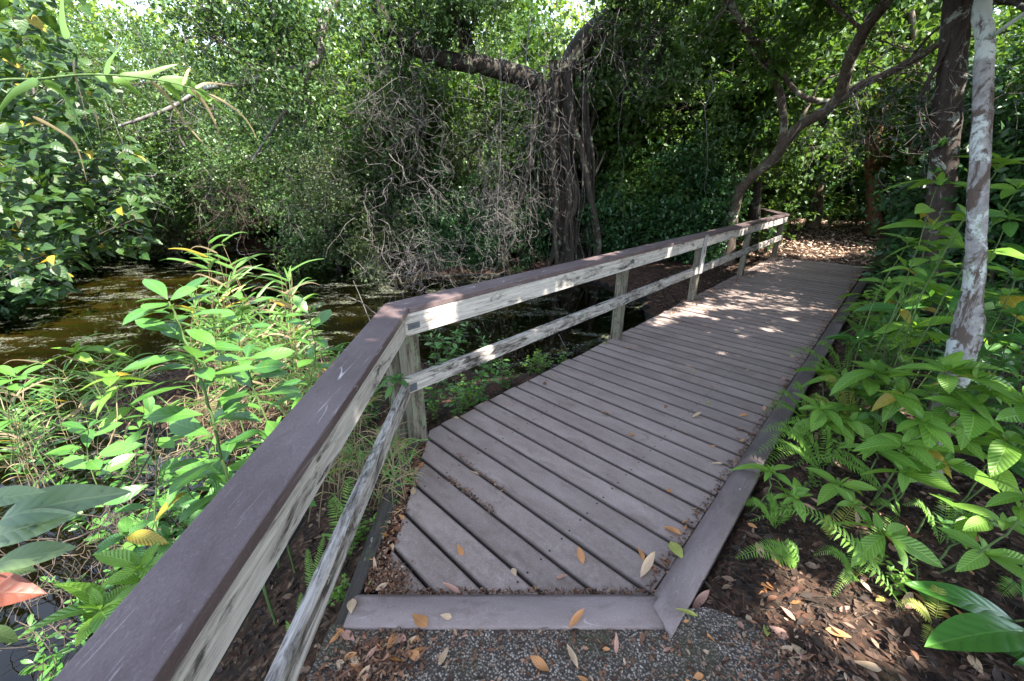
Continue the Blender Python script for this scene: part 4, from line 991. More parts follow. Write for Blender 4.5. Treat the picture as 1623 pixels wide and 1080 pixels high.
def coffee(label, heads, mat='coffee', dy=.0, **kw):
    h = heads[0]; c = PY(*h[:3]); r_ = np.array([c[0] + random.gauss(0, .05), c[1] + .08 + dy, 0]); r_[2] = gz(r_[0], r_[1]) - .01
    return plant('wild_coffee', label, 'plant', heads, r_, mat, CL, group='ribbed leaf plants beside the boardwalk', **kw)
coffee('tall ribbed leaf plant just behind the pale trunk at picture height of the railing end', [(1487, 292, 2.45, 58, 6), (1530, 345, 2.5, 50)])
coffee('ribbed leaf plant with holes in a yellow leaf right of the pale trunk top', [(1585, 262, 2.3, 62, 6), (1612, 300, 2.2, 60)])
coffee('ribbed leaf plant left of the pale trunk with broad hanging leaves', [(1478, 362, 2.7, 62, 6), (1440, 385, 2.8, 45)])
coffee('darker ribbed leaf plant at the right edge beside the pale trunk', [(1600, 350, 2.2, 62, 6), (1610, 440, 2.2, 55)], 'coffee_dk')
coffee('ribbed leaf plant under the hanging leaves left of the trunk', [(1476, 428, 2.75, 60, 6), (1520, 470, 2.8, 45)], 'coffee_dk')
coffee('pale small ribbed leaf plant close to the kerb end', [(1406, 452, 3.4, 42, 6), (1372, 470, 3.6, 34)])
coffee('yellowing ribbed leaf plant halfway to the pale trunk', [(1474, 468, 2.9, 42, 5)])
coffee('ribbed leaf plant with long upright leaf before the trunk', [(1450, 520, 2.7, 60, 5)])
coffee('large bright ribbed leaf plant covering the foot of the pale trunk', [(1500, 590, 1.72, 78, 6), (1548, 600, 1.68, 84, 6), (1538, 648, 1.62, 80, 6)], n=6)
coffee('ribbed leaf plant left of the pale trunk foot', [(1388, 592, 2.2, 62, 6), (1432, 622, 2.0, 66, 5)])
coffee('bright ribbed leaf plant beside the ferns at the kerb', [(1302, 650, 2.15, 52, 6), (1345, 668, 2.1, 52)])
coffee('ribbed leaf plant in front of the pale trunk foot', [(1462, 670, 1.65, 66, 6), (1430, 705, 1.6, 56)])
coffee('ribbed leaf plant with three leaves hanging at the right edge', [(1595, 700, 1.5, 78, 6), (1630, 640, 1.5, 80, 6)])
coffee('small ribbed leaf plant at the inner bend of the kerb', [(1222, 748, 1.62, 46, 5)], pairs=1)
coffee('small ribbed leaf plant right of the kerb joint', [(1260, 790, 1.5, 44, 5)], pairs=1)
coffee('ribbed leaf plant in the middle of the right bank', [(1386, 712, 1.68, 50, 5)], pairs=1)
coffee('four leaved plant on the shaded litter right of the bend', [(1430, 750, 1.56, 62, 5)], pairs=0)
coffee('low ribbed leaf plant above the long arching fern', [(1403, 850, 1.3, 66, 6)], pairs=1)
coffee('low ribbed leaf plant above the glossy leaves at lower right', [(1561, 878, 1.22, 58, 5)], pairs=0)
coffee('ribbed leaf plant cut by the right edge', [(1625, 790, 1.2, 66, 5)], pairs=1)
coffee('small dark plant on the shaded soil at lower right', [(1493, 830, 1.4, 30, 4)], 'coffee_dk', pairs=0)
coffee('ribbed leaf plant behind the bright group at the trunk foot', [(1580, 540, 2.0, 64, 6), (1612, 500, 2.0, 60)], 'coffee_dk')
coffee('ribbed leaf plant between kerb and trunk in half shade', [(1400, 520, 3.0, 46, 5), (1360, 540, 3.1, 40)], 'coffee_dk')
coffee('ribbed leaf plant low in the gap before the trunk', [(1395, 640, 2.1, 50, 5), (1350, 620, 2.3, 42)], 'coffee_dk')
coffee('ribbed leaf plant rising at lower left of the cap rail', [(160, 968, .78, 100, 6), (225, 900, .86, 72, 5)], dy=.05, pairs=1)
coffee('second ribbed leaf plant low at the left of the cap rail', [(225, 960, .95, 70, 5), (250, 1010, .9, 60, 5)], 'coffee_dk', pairs=1)
coffee('little ribbed leaf plant poking through at the corner post', [(628, 602, 2.05, 32, 5)], 'coffee_dk', pairs=1)

coffee('ribbed leaf plant above the arching yellow tipped fern', [(1330, 770, 1.7, 48, 5)], pairs=1)
coffee('bright ribbed leaf plant spilling toward the kerb below the dark shrub', [(1335, 600, 2.6, 48, 6), (1300, 590, 2.8, 40)])
coffee('ribbed leaf plant in the middle distance right of the kerb', [(1380, 490, 3.8, 44, 6), (1420, 480, 3.6, 44)])
coffee('tall yellow green ribbed plant behind the trunk at the right', [(1560, 400, 2.6, 62, 6), (1590, 470, 2.5, 60)])
coffee('ribbed leaf plant below the three hanging leaves at the right edge', [(1590, 830, 1.35, 62, 5)])
coffee('ribbed leaf plant over the dark soil right of the four leaved plant', [(1500, 735, 1.55, 60, 5)])
coffee('low bright ribbed plant under the four leaved plant', [(1350, 800, 1.5, 44, 4)], pairs=0)
coffee('small ribbed leaf plant among the fallen leaves at the right', [(1450, 930, 1.2, 40, 4)], pairs=0)
coffee('bright leafy plant left of the tall sapling by the water', [(120, 560, 2.4, 52, 5), (180, 600, 2.3, 50)])
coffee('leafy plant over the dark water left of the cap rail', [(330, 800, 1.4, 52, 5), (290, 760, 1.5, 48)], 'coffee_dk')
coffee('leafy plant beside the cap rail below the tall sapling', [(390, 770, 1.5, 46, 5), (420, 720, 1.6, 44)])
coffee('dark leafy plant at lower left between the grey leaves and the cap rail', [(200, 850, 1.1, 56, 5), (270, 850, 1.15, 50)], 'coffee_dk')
# saplings with smooth oval leaves on the left
def sapling(label, path, r, nleaf, lpx, group=None, mat='oval', top=4, tpls=OVL, name='sapling'):
    P = [PY(*p) for p in path]; g = np.array([P[0][0] - .02, P[0][1] + .02, gz(P[0][0], P[0][1]) - .02]); P = [g] + P
    P = smooth_path(P, 8, .002) ; root = P[0].copy(); P = P - root
    e = empty(name, label, 'plant', tuple(root), 0, group); st = MB(); tube(st, P, np.linspace(r, r * .45, len(P)), 7); st.build('stem', M['stem_green'], e)
    acc = [[], [], [], []]; n0 = int(len(P) * .30)
    for i in range(nleaf):
        k = n0 + int((len(P) - 1 - n0) * i / nleaf); q = P[k]; a = i * 2.4 + random.gauss(0, .3); s = lpx / F * depth_of(q + root) * random.uniform(.75, 1.15)
        d = nrm(np.array([math.cos(a), math.sin(a) * .8, random.uniform(.0, .55)])); acc[0].append(q + d * .012); acc[1].append(d); acc[2].append(nrm(np.array([0, -.15, 1]) + rng.normal(0, .25, 3))); acc[3].append(s)
    whorl(acc, P[-1], [0.05, -.2, 1], top, lpx / F * depth_of(P[-1] + root) * .85, .8, .55)
    fb = MB(); put_leaves(fb, tpls, *acc); fb.build('foliage', M[mat], e); return e
GS = 'smooth leaved saplings left of the cap rail'
sapling('tall sapling with big smooth oval leaves left of the cap rail', [(385, 830, 1.22), (356, 740, 1.25), (322, 610, 1.28), (290, 530, 1.3), (268, 478, 1.3)], .007, 34, 74, GS, top=5)
sapling('oval leaved sapling beside the tall one nearer the cap rail', [(440, 800, 1.5), (432, 700, 1.5), (400, 610, 1.5), (392, 570, 1.5)], .006, 22, 62, GS)
sapling('short oval leaved sapling low behind the tall sapling', [(250, 850, 1.5), (248, 740, 1.5), (240, 660, 1.5)], .005, 16, 56, GS)
sapling('oval leaved sapling farther off above the railing corner', [(490, 640, 2.3), (500, 560, 2.3), (490, 500, 2.3)], .006, 14, 44, GS)
sapling('slim oval leaved sapling between tall sapling and grass', [(370, 620, 2.0), (380, 540, 2.0), (385, 478, 2.0)], .005, 12, 46, GS)
sapling('oval leaved seedling at the left bottom behind the grey leaves', [(150, 760, 1.7), (140, 680, 1.7)], .004, 10, 48, GS)
sapling('oval leaved seedling left of the pond edge twigs', [(20, 640, 2.1), (28, 600, 2.1)], .004, 8, 50, GS)
# near blurred leaves entering from the left edge
def spray(name, label, cat, base, leaves, mat, tpls, group=None):
    b_ = PY(*base); e = empty(name, label, cat, tuple(b_)); st = MB(); acc = [[], [], [], []]
    for (px, py, Y, px2, py2, Y2) in leaves:
        p = PY(px, py, Y) - b_; q = PY(px2, py2, Y2) - b_; tube(st, smooth_path([np.zeros(3), p * .5 + [0, 0, .01], p], 4), np.linspace(.004, .002, 9), 5)
        acc[0].append(p); acc[1].append(q - p); acc[2].append(nrm(np.array([0, -.35, 1]) + rng.normal(0, .15, 3))); acc[3].append(np.linalg.norm(q - p))
    st.build('stem', M['twig_brown'], e); fb = MB(); put_leaves(fb, tpls, *acc); fb.build('foliage', M[mat], e); return tag(e, group=group)
spray('grey_leaved_branch', 'branch with large soft grey green leaves entering at the left edge', 'plant', (-60, 900, .62), [(-10, 830, .62, 148, 765, .66), (-30, 860, .60, 100, 812, .62), (-20, 900, .6, 110, 862, .64), (-40, 800, .6, 60, 775, .62), (-40, 1000, .62, 40, 1010, .66), (-30, 905, .75, 60, 900, .8)], 'grey_leaf', [leaf_tpl(1, .36, 12, 5, dr, .3, 'ellipse', .015, .05) for dr in (.15, .4)])
spray('red_leaf', 'single red leaf at the lower left edge', 'leaf', (-50, 950, .6), [(-50, 945, .6, 55, 930, .62)], 'red_leaf', [leaf_tpl(1, .62, 7, 5, .3, .3, 'ovate', .03)])

# broad leaved plant bottom right
def rosette(label, base, leaves, mat, name='glossy_plant', tp=None):
    b_ = np.array(base); e = empty(name, label, 'plant', tuple(b_)); acc = [[], [], [], []]; st = MB()
    for (px, py, Y, px2, py2, Y2) in leaves:
        p = PY(px, py, Y) - b_; q = PY(px2, py2, Y2) - b_; tube(st, smooth_path([np.zeros(3), p * .5 + [0, 0, .02], p], 4), np.linspace(.006, .004, 9), 6)
        acc[0].append(p); acc[1].append(q - p); acc[2].append(nrm(np.array([-.1, -.12, 1]) + rng.normal(0, .12, 3))); acc[3].append(np.linalg.norm(q - p) * 1.05)
    st.build('stem', M['stem_green'], e); fb = MB(); put_leaves(fb, tp, *acc); fb.build('foliage', M[mat], e); return e
BG = [leaf_tpl(1, .29, 14, 7, .2, .16, 'ellipse', .012), leaf_tpl(1, .27, 14, 7, .32, .12, 'ellipse', .015)]
p0 = PY(1650, 1030, 1.05)
rosette('large glossy green leaved plant at the lower right corner', (p0[0], p0[1], gz(p0[0], p0[1])), [(1628, 1002, 1.0, 1500, 995, .93), (1605, 985, 1.05, 1468, 915, 1.12), (1590, 1000, 1.06, 1470, 985, 1.1), (1640, 1020, .95, 1560, 1075, .88), (1640, 990, 1.0, 1640, 900, 1.1), (1655, 1030, .9, 1600, 1100, .85), (1600, 1010, 1.0, 1540, 1040, .92)], 'glossy', tp=BG)

# vine leaved shrub hanging in from the upper left
def region_shrub(name, label, root, boxes, mat, tpl, size, n_, stemmat, group=None, seed=1, nst=26, lr=.01):
    random.seed(seed); root = np.array(root, float); e = empty(name, label, 'shrub', tuple(root)); st = MB(); ends = []
    for _ in range(n_):
        b_ = random.choice(boxes); p = PY(random.uniform(b_[0], b_[1]), random.uniform(b_[2], b_[3]), random.uniform(b_[4], b_[5])) - root; ends.append(p)
    for i in range(nst):
        p = ends[random.randrange(len(ends))]; m_ = p * .55 + np.array([random.gauss(0, .12), random.gauss(0, .1), .15])
        P = smooth_path([np.zeros(3), p * .25 + rng.normal(0, .05, 3), m_, p], 5, .008); tube(st, P, np.linspace(lr, .0025, len(P)), 5)
        for _ in range(7):
            q = P[random.randint(len(P) // 3, len(P) - 1)]; r_ = ends[min(range(0, len(ends), 3), key=lambda j: np.linalg.norm(ends[j] - q) + random.random() * .3)]
            tube(st, smooth_path([q, (q + r_) / 2 + rng.normal(0, .03, 3), r_], 3, .004), np.linspace(.003, .0015, 7), 4)
    st.build('stem', M[stemmat], e); acc = [[], [], [], []]
    for p in ends:
        for _ in range(random.randint(2, 4)):
            d = nrm(np.array([random.gauss(.25, .7), random.gauss(-.2, .6), random.gauss(-.15, .35)])); acc[0].append(p + rng.normal(0, .03, 3)); acc[1].append(d); acc[2].append(nrm(np.array([0, -.5, 1.0]) + rng.normal(0, .35, 3))); acc[3].append(size * random.uniform(.6, 1.2))
    fb = MB(); put_leaves(fb, tpl, *acc); fb.build('foliage', M[mat], e); return tag(e, group=group)
region_shrub('vine_leaved_shrub', 'shrub with round mottled leaves hanging in from the upper left', PY(-260, 640, 2.6), [(-60, 110, -30, 400, 2.3, 3.2), (-60, 180, 60, 330, 2.3, 3.0), (60, 230, 230, 400, 2.4, 3.0), (-60, 120, 250, 470, 2.0, 2.8), (-40, 60, -40, 420, 2.0, 3.2)], 'grape', [leaf_tpl(1, .62, 6, 3, dr, .18, 'ovate', .01, .08) for dr in (.15, .35)], .078, 950, 'twig_brown', seed=4, nst=24)

# drooping reed across the upper left
def blade_strip(mb, pts, w_, twist=0.0):
    P = smooth_path(pts, 6); n = len(P); T = nrm(np.gradient(P, axis=0)); side = nrm(np.cross(T, [0.1, -1, .15])); t_ = np.linspace(0, 1, n)
    ww = w_ * .5 * np.minimum(1, t_ * 8 + .25) * (1 - t_) ** .85 + .0004
    ca = np.cos(twist * t_)[:, None]; nn = np.cross(T, side); s2 = side * ca + nn * np.sin(twist * t_)[:, None]
    V = np.stack([P - s2 * ww[:, None], P + np.cross(s2, T) * ww[:, None] * .25, P + s2 * ww[:, None]], 1).reshape(-1, 3)
    idx = np.arange(n * 3).reshape(n, 3); Fc = np.stack([idx[:-1, :-1], idx[:-1, 1:], idx[1:, 1:], idx[1:, :-1]], -1).reshape(-1, 4)
    uv = np.stack([np.tile([0, .5, 1], n), np.repeat(t_, 3)], 1); mb.add(V, [Fc], uv)
ro = PY(-80, 150, 2.0); e = empty('drooping_reed', 'long reed arching in from the left with drooping half dry leaves', 'reed', tuple(ro)); st = MB()
cane = [PY(*p) for p in ((-80, 150, 2.0), (0, 128, 1.95), (60, 126, 1.9), (130, 119, 1.85), (200, 121, 1.85), (270, 131, 1.85), (330, 150, 1.85), (372, 175, 1.85))]
P = smooth_path([c - ro for c in cane], 5); tube(st, P, np.linspace(.006, .0015, len(P)), 6); st.build('stem', M['stem_green'], e)
def blades(name, lst, mat, w0):
    for pts in lst:
        mb = MB(); blade_strip(mb, [PY(x, y, 1.85 + .0004 * (x - 150) + .03 * i) - ro for i, (x, y) in enumerate(pts)], w0, random.uniform(-1, 1)); mb.build(name, M[mat], e)
blades('green_leaf', [[(70, 128), (100, 150), (130, 200), (150, 240)], [(145, 122), (190, 128), (215, 145), (235, 160)], [(190, 122), (230, 118), (260, 108), (282, 102)], [(250, 128), (290, 128), (320, 145), (350, 170), (380, 192)], [(270, 130), (310, 148), (330, 160), (340, 150)], [(170, 118), (172, 100), (190, 75), (205, 50)], [(108, 62), (100, 40), (98, 10), (100, -10)], [(262, 130), (280, 150), (290, 170)], [(60, 127), (20, 150), (-10, 190)]], 'reed', .034)
blades('dry_leaf', [[(118, 95), (118, 115), (128, 150), (140, 200)], [(240, 130), (262, 150), (290, 190), (320, 225), (345, 248)], [(300, 138), (325, 165), (345, 205), (350, 235)], [(290, 135), (300, 110), (310, 120)], [(150, 175), (156, 200), (160, 222)], [(52, 185), (90, 205), (120, 230), (138, 288)], [(330, 150), (360, 165), (390, 190), (410, 225)], [(310, 140), (330, 132), (372, 137)]], 'straw', .014)

# clump of grassy canes behind the saplings
def cane_clump(label, n_, x0, x1, ytop, ybase, Y0, Y1, seed, group=None, dry=.3, wdt=.016, L=(.16, .30)):
    random.seed(seed); c0 = PY((x0 + x1) / 2, ybase, (Y0 + Y1) / 2); c0[2] = min(c0[2], gz(c0[0], c0[1]) + .02); e = empty('grass_clump', label, 'grass clump', tuple(c0), 0, group)
    st = MB(); gr = MB(); dr_ = MB()
    for _ in range(n_):
        tx = random.uniform(x0, x1); Y = random.uniform(Y0, Y1); k = 1 - abs((tx - (x0 + x1) / 2) / (x1 - x0)) * .9
        tip = PY(tx, ybase - (ybase - ytop) * k * random.uniform(.45, 1.05), Y) - c0; b_ = np.array([tip[0] * .6 + random.gauss(0, .12), (Y - (Y0 + Y1) / 2), 0])
        b_[2] = 0
        mid = (b_ + tip) / 2 + [random.gauss(0, .05), 0, .1]; P = smooth_path([b_, mid, tip], 6, .004); tube(st, P, np.linspace(.0035, .0015, len(P)), 4)
        for j in range(random.randint(6, 10)):
            q = P[random.randint(3, len(P) - 1)]; a = random.uniform(0, 6.28); d = np.array([math.cos(a), math.sin(a) * .7, .35]); l = random.uniform(*L)
            m_ = gr if random.random() > dry else dr_
            blade_strip(m_, [q, q + d * l * .5 + [0, 0, .02], q + d * l * .85 + [0, 0, .01], q + d * l * 1.1 - [0, 0, .18 * l * random.random()]], wdt * random.uniform(.7, 1.3), random.uniform(-.8, .8))
    st.build('stem', M['straw'], e); gr.build('blades', M['blade'], e)['kind'] = 'stuff'
    if not dr_.empty(): dr_.build('dry_blades', M['straw'], e)['kind'] = 'stuff'
    return e
GC = 'grassy cane clumps on the mud bank'
cane_clump('bright grassy cane clump rising above the tall sapling', 34, 300, 400, 345, 640, 3.0, 3.7, 41, GC, .1, .02)
cane_clump('arching straw coloured cane clump left of the railing corner', 44, 380, 500, 395, 660, 2.9, 3.8, 42, GC, .25, .02)
cane_clump('low grassy clump touching the cap rail near the corner', 40, 440, 590, 540, 690, 2.3, 3.1, 43, GC, .2, .012, (.12, .22))
cane_clump('matted dry grass clump under the saplings', 16, 220, 430, 600, 700, 2.5, 3.1, 44, GC, .6, .010, (.12, .28))
cane_clump('sparse green grass clump standing in the pale scum', 22, 60, 230, 480, 700, 2.6, 3.5, 45, GC, .2, .014, (.15, .3))
cane_clump('grass tuft between cap rail and low rail', 40, 520, 650, 640, 800, 1.7, 2.3, 46, GC, .4, .007, (.08, .18))
cane_clump('thin grass at the left edge above the blue water', 16, -20, 60, 590, 760, 2.0, 2.6, 47, GC, .3, .010, (.15, .3))
for o_ in S.objects:
    pass

# ------------------------------------------------------------ small shrubs and seedlings made once and copied
def herb(kind, H, n_stem, leafmat, tpls, size, per, seed, name, rad=.25):
    random.seed(seed); e = empty(name, None, 'plant'); st = MB(); acc = [[], [], [], []]
    for _ in range(n_stem):
        a = random.uniform(0, 6.28); r_ = rad * random.random(); tip = np.array([r_ * math.cos(a), r_ * math.sin(a), H * random.uniform(.5, 1)])
        P = smooth_path([np.zeros(3), tip * [.3, .3, .5], tip], 5, .004); tube(st, P, np.linspace(.004, .0015, len(P)), 5); b_ = random.uniform(0, 6)
        for j in range(per):
            q = P[int(len(P) * (.25 + .75 * j / per))]; a2 = b_ + j * 2.4; d = nrm(np.array([math.cos(a2), math.sin(a2), random.uniform(.0, .5)])); acc[0].append(q); acc[1].append(d); acc[2].append(nrm(np.array([0, 0, 1]) + rng.normal(0, .3, 3))); acc[3].append(size * random.uniform(.6, 1.15))
        whorl(acc, P[-1], [0, 0, 1], 4, size * .8, .8, .6)
    st.build('stem', M['twig_brown'], e); fb = MB(); put_leaves(fb, tpls, *acc); fb.build('foliage', M[leafmat], e); B[kind] = e
herb('h1', .5, 7, 'oval', [leaf_tpl(1, .38, 4, 3, .2, .2, 'obovate')], .085, 8, 61, 'oval_leaf_seedling')
herb('h2', .9, 12, 'coffee_dk', [leaf_tpl(1, .4, 5, 3, dr, .22, 'ellipse') for dr in (.2, .45)], .14, 8, 62, 'ribbed_leaf_shrub', .45)
herb('h3', .25, 6, 'fern', [leaf_tpl(1, .5, 4, 3, .2, .2, 'ovate')], .045, 7, 63, 'tiny_leaf_herb', .15)
herb('h4', .9, 14, 'leaf_deep', [leaf_tpl(1, .45, 4, 3, dr, .2, 'ovate') for dr in (.2, .4)], .12, 11, 64, 'dark_leaf_shrub', .5)
herb('h5', .7, 12, 'leaf_shade', [leaf_tpl(1, .42, 4, 3, dr, .2, 'ovate') for dr in (.2, .4)], .07, 14, 65, 'small_leaf_shrub', .35)
def hp(k, x, y, sc, label, group, z=None):
    z = gz(x, y) if z is None else z
    if k not in used:
        used.add(k); o = B[k]; o.location = (x, y, z); o.rotation_euler = (0, 0, random.uniform(0, 6.28)); o.scale = (sc,) * 3; tag(o, label, group=group); return
    copy_tree(B[k], (x, y, z), random.uniform(0, 6.28), sc, label, group)
random.seed(91)
gA = 'seedlings on the bank between railing and water'
for px, py, sc, lab in ((690, 640, .9, 'oval leaved seedling right of the corner post'), (730, 650, .8, 'oval leaved seedling hugging the open deck edge'), (760, 625, .9, 'oval leaved seedling third along the open deck edge'), (800, 600, .75, 'last oval leaved seedling before the open water'), (700, 590, 1.1, 'taller seedling seen between the two rails'), (770, 570, .95, 'seedling at the water seen under the upper rail'), (640, 560, 1.1, 'seedling behind the corner post'), (720, 545, 1.15, 'seedling with pale leaves rising to the upper rail'), (590, 640, 1, 'seedling left of the corner post'), (660, 660, .6, 'tiny seedling at the foot of the corner post'), (560, 600, 1.1, 'seedling beside the low grassy clump')):
    p = PZ(px, py + 30, -.15); hp('h1', p[0], p[1], sc, lab, gA)
gB2 = 'seedlings on the mud bank left of the cap rail'
for i, (px, py, sc) in enumerate(((300, 800, 1), (350, 760, 1.1), (250, 830, .9), (200, 880, .9), (420, 700, 1.1), (460, 650, 1.0), (150, 800, 1.0), (100, 900, .8), (330, 860, .7), (380, 720, 1.2), (80, 700, 1.1), (180, 700, 1.2), (300, 690, 1.2), (60, 620, 1.1), (240, 760, 1.0), (270, 900, .7), (20, 1000, .8), (120, 1040, .7))):
    p = PZ(px, py, .0); hp('h1', p[0], p[1], sc, 'oval leaved seedling on the mud bank left of the cap rail', gB2, z=max(gz(p[0], p[1]), WZ - .05))
gB = 'tiny green herbs along the boardwalk'
for i in range(44):
    if i < 14: p = W(random.uniform(1.4, 3.6), 2.2 + abs(random.gauss(0, .15)), 0)
    elif i < 20: p = np.array([random.uniform(-.9, -.74), random.uniform(1.0, 2.3), 0])
    else:
        u_ = random.uniform(1.6, 8); p = W(u_, .22 - abs(random.gauss(0, .35)), 0)
    if i >= 14 or True: hp('h3', p[0], p[1], random.uniform(.5, 1.1), 'tiny leaved green herb growing close to the planks', gB)
gD = 'leafy undergrowth right of the boardwalk'
LBL = ['ribbed leaved shrub', 'dark leaved shrub', 'small leaved shrub']
spots = [(1420, 545, 3.4, 'h5'), (1420, 560, 3.0, 'h2'), (1580, 620, 2.1, 'h2'), (1420, 480, 4.4, 'h5'), (1425, 500, 4.4, 'h4'), (1440, 480, 4.2, 'h2'), (1500, 520, 3.2, 'h4'), (1560, 500, 3.0, 'h2'), (1610, 560, 2.6, 'h4'), (1400, 440, 5.4, 'h4'), (1460, 430, 5.0, 'h2'), (1530, 450, 4.0, 'h4'),
         (1600, 460, 3.4, 'h2'), (1420, 410, 6.8, 'h4'), (1395, 402, 7.8, 'h2'), (1450, 400, 6.4, 'h5'), (1500, 400, 5.6, 'h4'), (1560, 420, 4.6, 'h2'), (1620, 420, 3.8, 'h4'), (1400, 600, 2.8, 'h5'), (1640, 640, 1.9, 'h2'), (1390, 660, 2.4, 'h5'), (1480, 640, 2.3, 'h4'), (1430, 395, 8.6, 'h4'), (1460, 390, 9.0, 'h2'), (1520, 390, 7.0, 'h5'),
         (1150, 395, 9.6, 'h5'), (1120, 400, 9.0, 'h4'), (1060, 400, 9.3, 'h4'), (1180, 400, 9.4, 'h4'), (1215, 395, 10.0, 'h4'), (1100, 390, 10, 'h5'), (1010, 410, 9.2, 'h4'), (1270, 385, 13.6, 'h5'), (1310, 380, 14, 'h2'), (1350, 378, 14, 'h4'), (1245, 385, 13.0, 'h4'), (1330, 378, 15, 'h5'), (1290, 378, 15, 'h4'), (1430, 380, 12, 'h4'), (1400, 378, 14, 'h5')]
where = ['close to the kerb beyond the ferns', 'left of the pale trunk', 'right of the pale trunk foot', 'low along the far kerb', 'second along the far kerb', 'behind the yellowing plant', 'behind the pale trunk foot', 'right behind the pale trunk', 'at the right edge below the dark trees', 'near the far kerb end', 'under the blotched trunk left side', 'under the blotched trunk',
         'right of the blotched trunk', 'at the end of the kerb', 'beyond the kerb end', 'right of the kerb end', 'left foot of the blotched trunk', 'right foot of the blotched trunk', 'far right in the shade', 'just behind the kerb ferns', 'cut by the right edge at mid height', 'left behind the bright trunk foot plant', 'directly behind the bright trunk foot plant', 'at the bend of the far path', 'right of the far path bend', 'deep behind the blotched trunk',
         'behind the railing near the leaning tree', 'behind the fourth post', 'behind the third post', 'at the foot of the leaning tree', 'right behind the railing end', 'further behind the fourth post', 'on the bank behind the marker plank', 'at the far side of the litter path', 'third at the far side of the litter path', 'fourth at the far side of the litter path', 'left at the far side of the litter path', 'deep beyond the litter path', 'deep left beyond the litter path', 'right of the reddish tree foot', 'left of the reddish tree foot']
nm = {'h2': LBL[0], 'h4': LBL[1], 'h5': LBL[2]}
for (px, py, Y, k), wh in zip(spots, where):
    x = PY(px, py, Y)[0]; hp(k, x, Y, random.uniform(.8, 1.15) * (1 if Y < 9 else 1.1), nm[k] + ' ' + wh, gD)

# ------------------------------------------------------------ ferns
PIN = leaf_tpl(1, .22, 4, 3, .12, .1, 'blade')
def frond(mb, sm, P, wid, n=24, upv=(0, 0, 1), stemr=.0016):
    P = smooth_path(P, 8); tube(sm, P, np.linspace(stemr, stemr * .4, len(P)), 4)
    T = nrm(np.gradient(P, axis=0)); t_ = np.linspace(.12, .985, n); pos = []; dr_ = []; sz = []
    for t in t_:
        k = t * (len(P) - 1); i = min(int(k), len(P) - 2); q = P[i] + (P[i + 1] - P[i]) * (k - i); s = nrm(np.cross(T[i], upv)); w_ = wid * min(1, (t - .05) * 5) * (1 - t) ** .75 + .004
        for sg in (-1, 1): pos.append(q); dr_.append(nrm(s * sg + T[i] * .38 + rng.normal(0, .05, 3))); sz.append(w_ * random.uniform(.9, 1.08))
    ups = nrm(np.tile(np.array(upv, float), (len(pos), 1)) + rng.normal(0, .12, (len(pos), 3))); scatter(mb, PIN, np.array(pos), frames(np.array(dr_), ups), np.array(sz))
def fern(label, base, tips, mat='fern', group='ferns beside the boardwalk', wpx=28, n=24, arch=.10):
    b_ = np.array(base, float); e = empty('fern', label, 'fern', tuple(b_), 0, group)
    for tp in tips:
        p = PY(*tp[:3]) - b_; mb = MB(); sm = MB(); wid = (tp[3] if len(tp) > 3 else wpx) / F * depth_of(p + b_)
        P = [np.zeros(3), p * .35 + [0, 0, arch * .8], p * .72 + [0, 0, arch], p]; uv_ = nrm(np.array([0, -.25, 1.]))
        frond(mb, mb, P, wid, n, uv_); mb.build('frond', M[mat], e)
    return e
def gp(px, py, z=-.05): p = PZ(px, py, z); return (p[0], p[1], gz(p[0], p[1]))
fern('small fern with stubby frond by the outer kerb corner', gp(1262, 912), [(1165, 885, 1.22, 24), (1195, 868, 1.3, 20), (1235, 870, 1.35, 18)], arch=.06)
fern('long arching fern frond curving down over the dark litter', gp(1425, 985), [(1188, 826, 1.42, 26)], arch=.20, n=34)
fern('arching fern frond yellow at the tip right of the kerb joint', gp(1400, 800), [(1252, 740, 1.72, 22), (1290, 735, 1.8, 20)], arch=.13, n=28)
fern('bright fern leaning over the kerb at the bend', gp(1300, 760), [(1205, 684, 2.0, 26), (1235, 672, 2.1, 24), (1192, 722, 1.85, 24), (1300, 690, 2.0, 22)], arch=.12)
fern('olive fern with upright fronds beyond the bend', gp(1345, 690), [(1300, 600, 2.5, 30), (1270, 640, 2.4, 26), (1330, 605, 2.5, 28), (1285, 700, 2.1, 26)], 'fern_y', arch=.10)
fern('fern laid over the far kerb under the dark shrub', gp(1335, 610), [(1248, 560, 3.2, 22), (1290, 545, 3.3, 22), (1262, 590, 3.0, 20), (1340, 548, 3.2, 22)], arch=.10)
fern('fern in half shade between kerb and trunk', gp(1410, 610), [(1352, 565, 2.9, 24), (1385, 545, 3.0, 24), (1420, 560, 2.9, 24)], arch=.12)
fern('yellowish fern frond below the four leaved plant', gp(1310, 870), [(1365, 795, 1.6, 18), (1300, 830, 1.5, 18)], 'fern_y', arch=.06)
fern('bright fern in the second row right of the kerb', gp(1380, 730), [(1330, 655, 2.2, 28), (1365, 640, 2.2, 28), (1400, 670, 2.1, 26), (1315, 690, 2.1, 24)], arch=.12)
fern('fern spreading at the kerb just past the bend', gp(1275, 680), [(1225, 630, 2.4, 24), (1255, 615, 2.5, 24), (1210, 655, 2.3, 22), (1300, 640, 2.4, 22)], arch=.10)
fern('fern under the yellowing plant by the far kerb', gp(1370, 560), [(1320, 510, 3.6, 22), (1350, 500, 3.6, 22), (1385, 515, 3.5, 22)], arch=.12)
fern('pale fern frond over the litter at the right', gp(1480, 880), [(1430, 800, 1.5, 20), (1490, 790, 1.55, 22), (1530, 820, 1.5, 20)], arch=.08)
fern('low fern on the litter just outside the kerb joint', gp(1225, 850), [(1180, 800, 1.5, 20), (1215, 790, 1.55, 20), (1250, 810, 1.5, 18)], arch=.06)
fern('fern with thin fronds in the middle of the dark litter', gp(1350, 930), [(1290, 880, 1.3, 18), (1340, 860, 1.35, 20), (1395, 890, 1.3, 18), (1320, 945, 1.15, 15)], arch=.07)
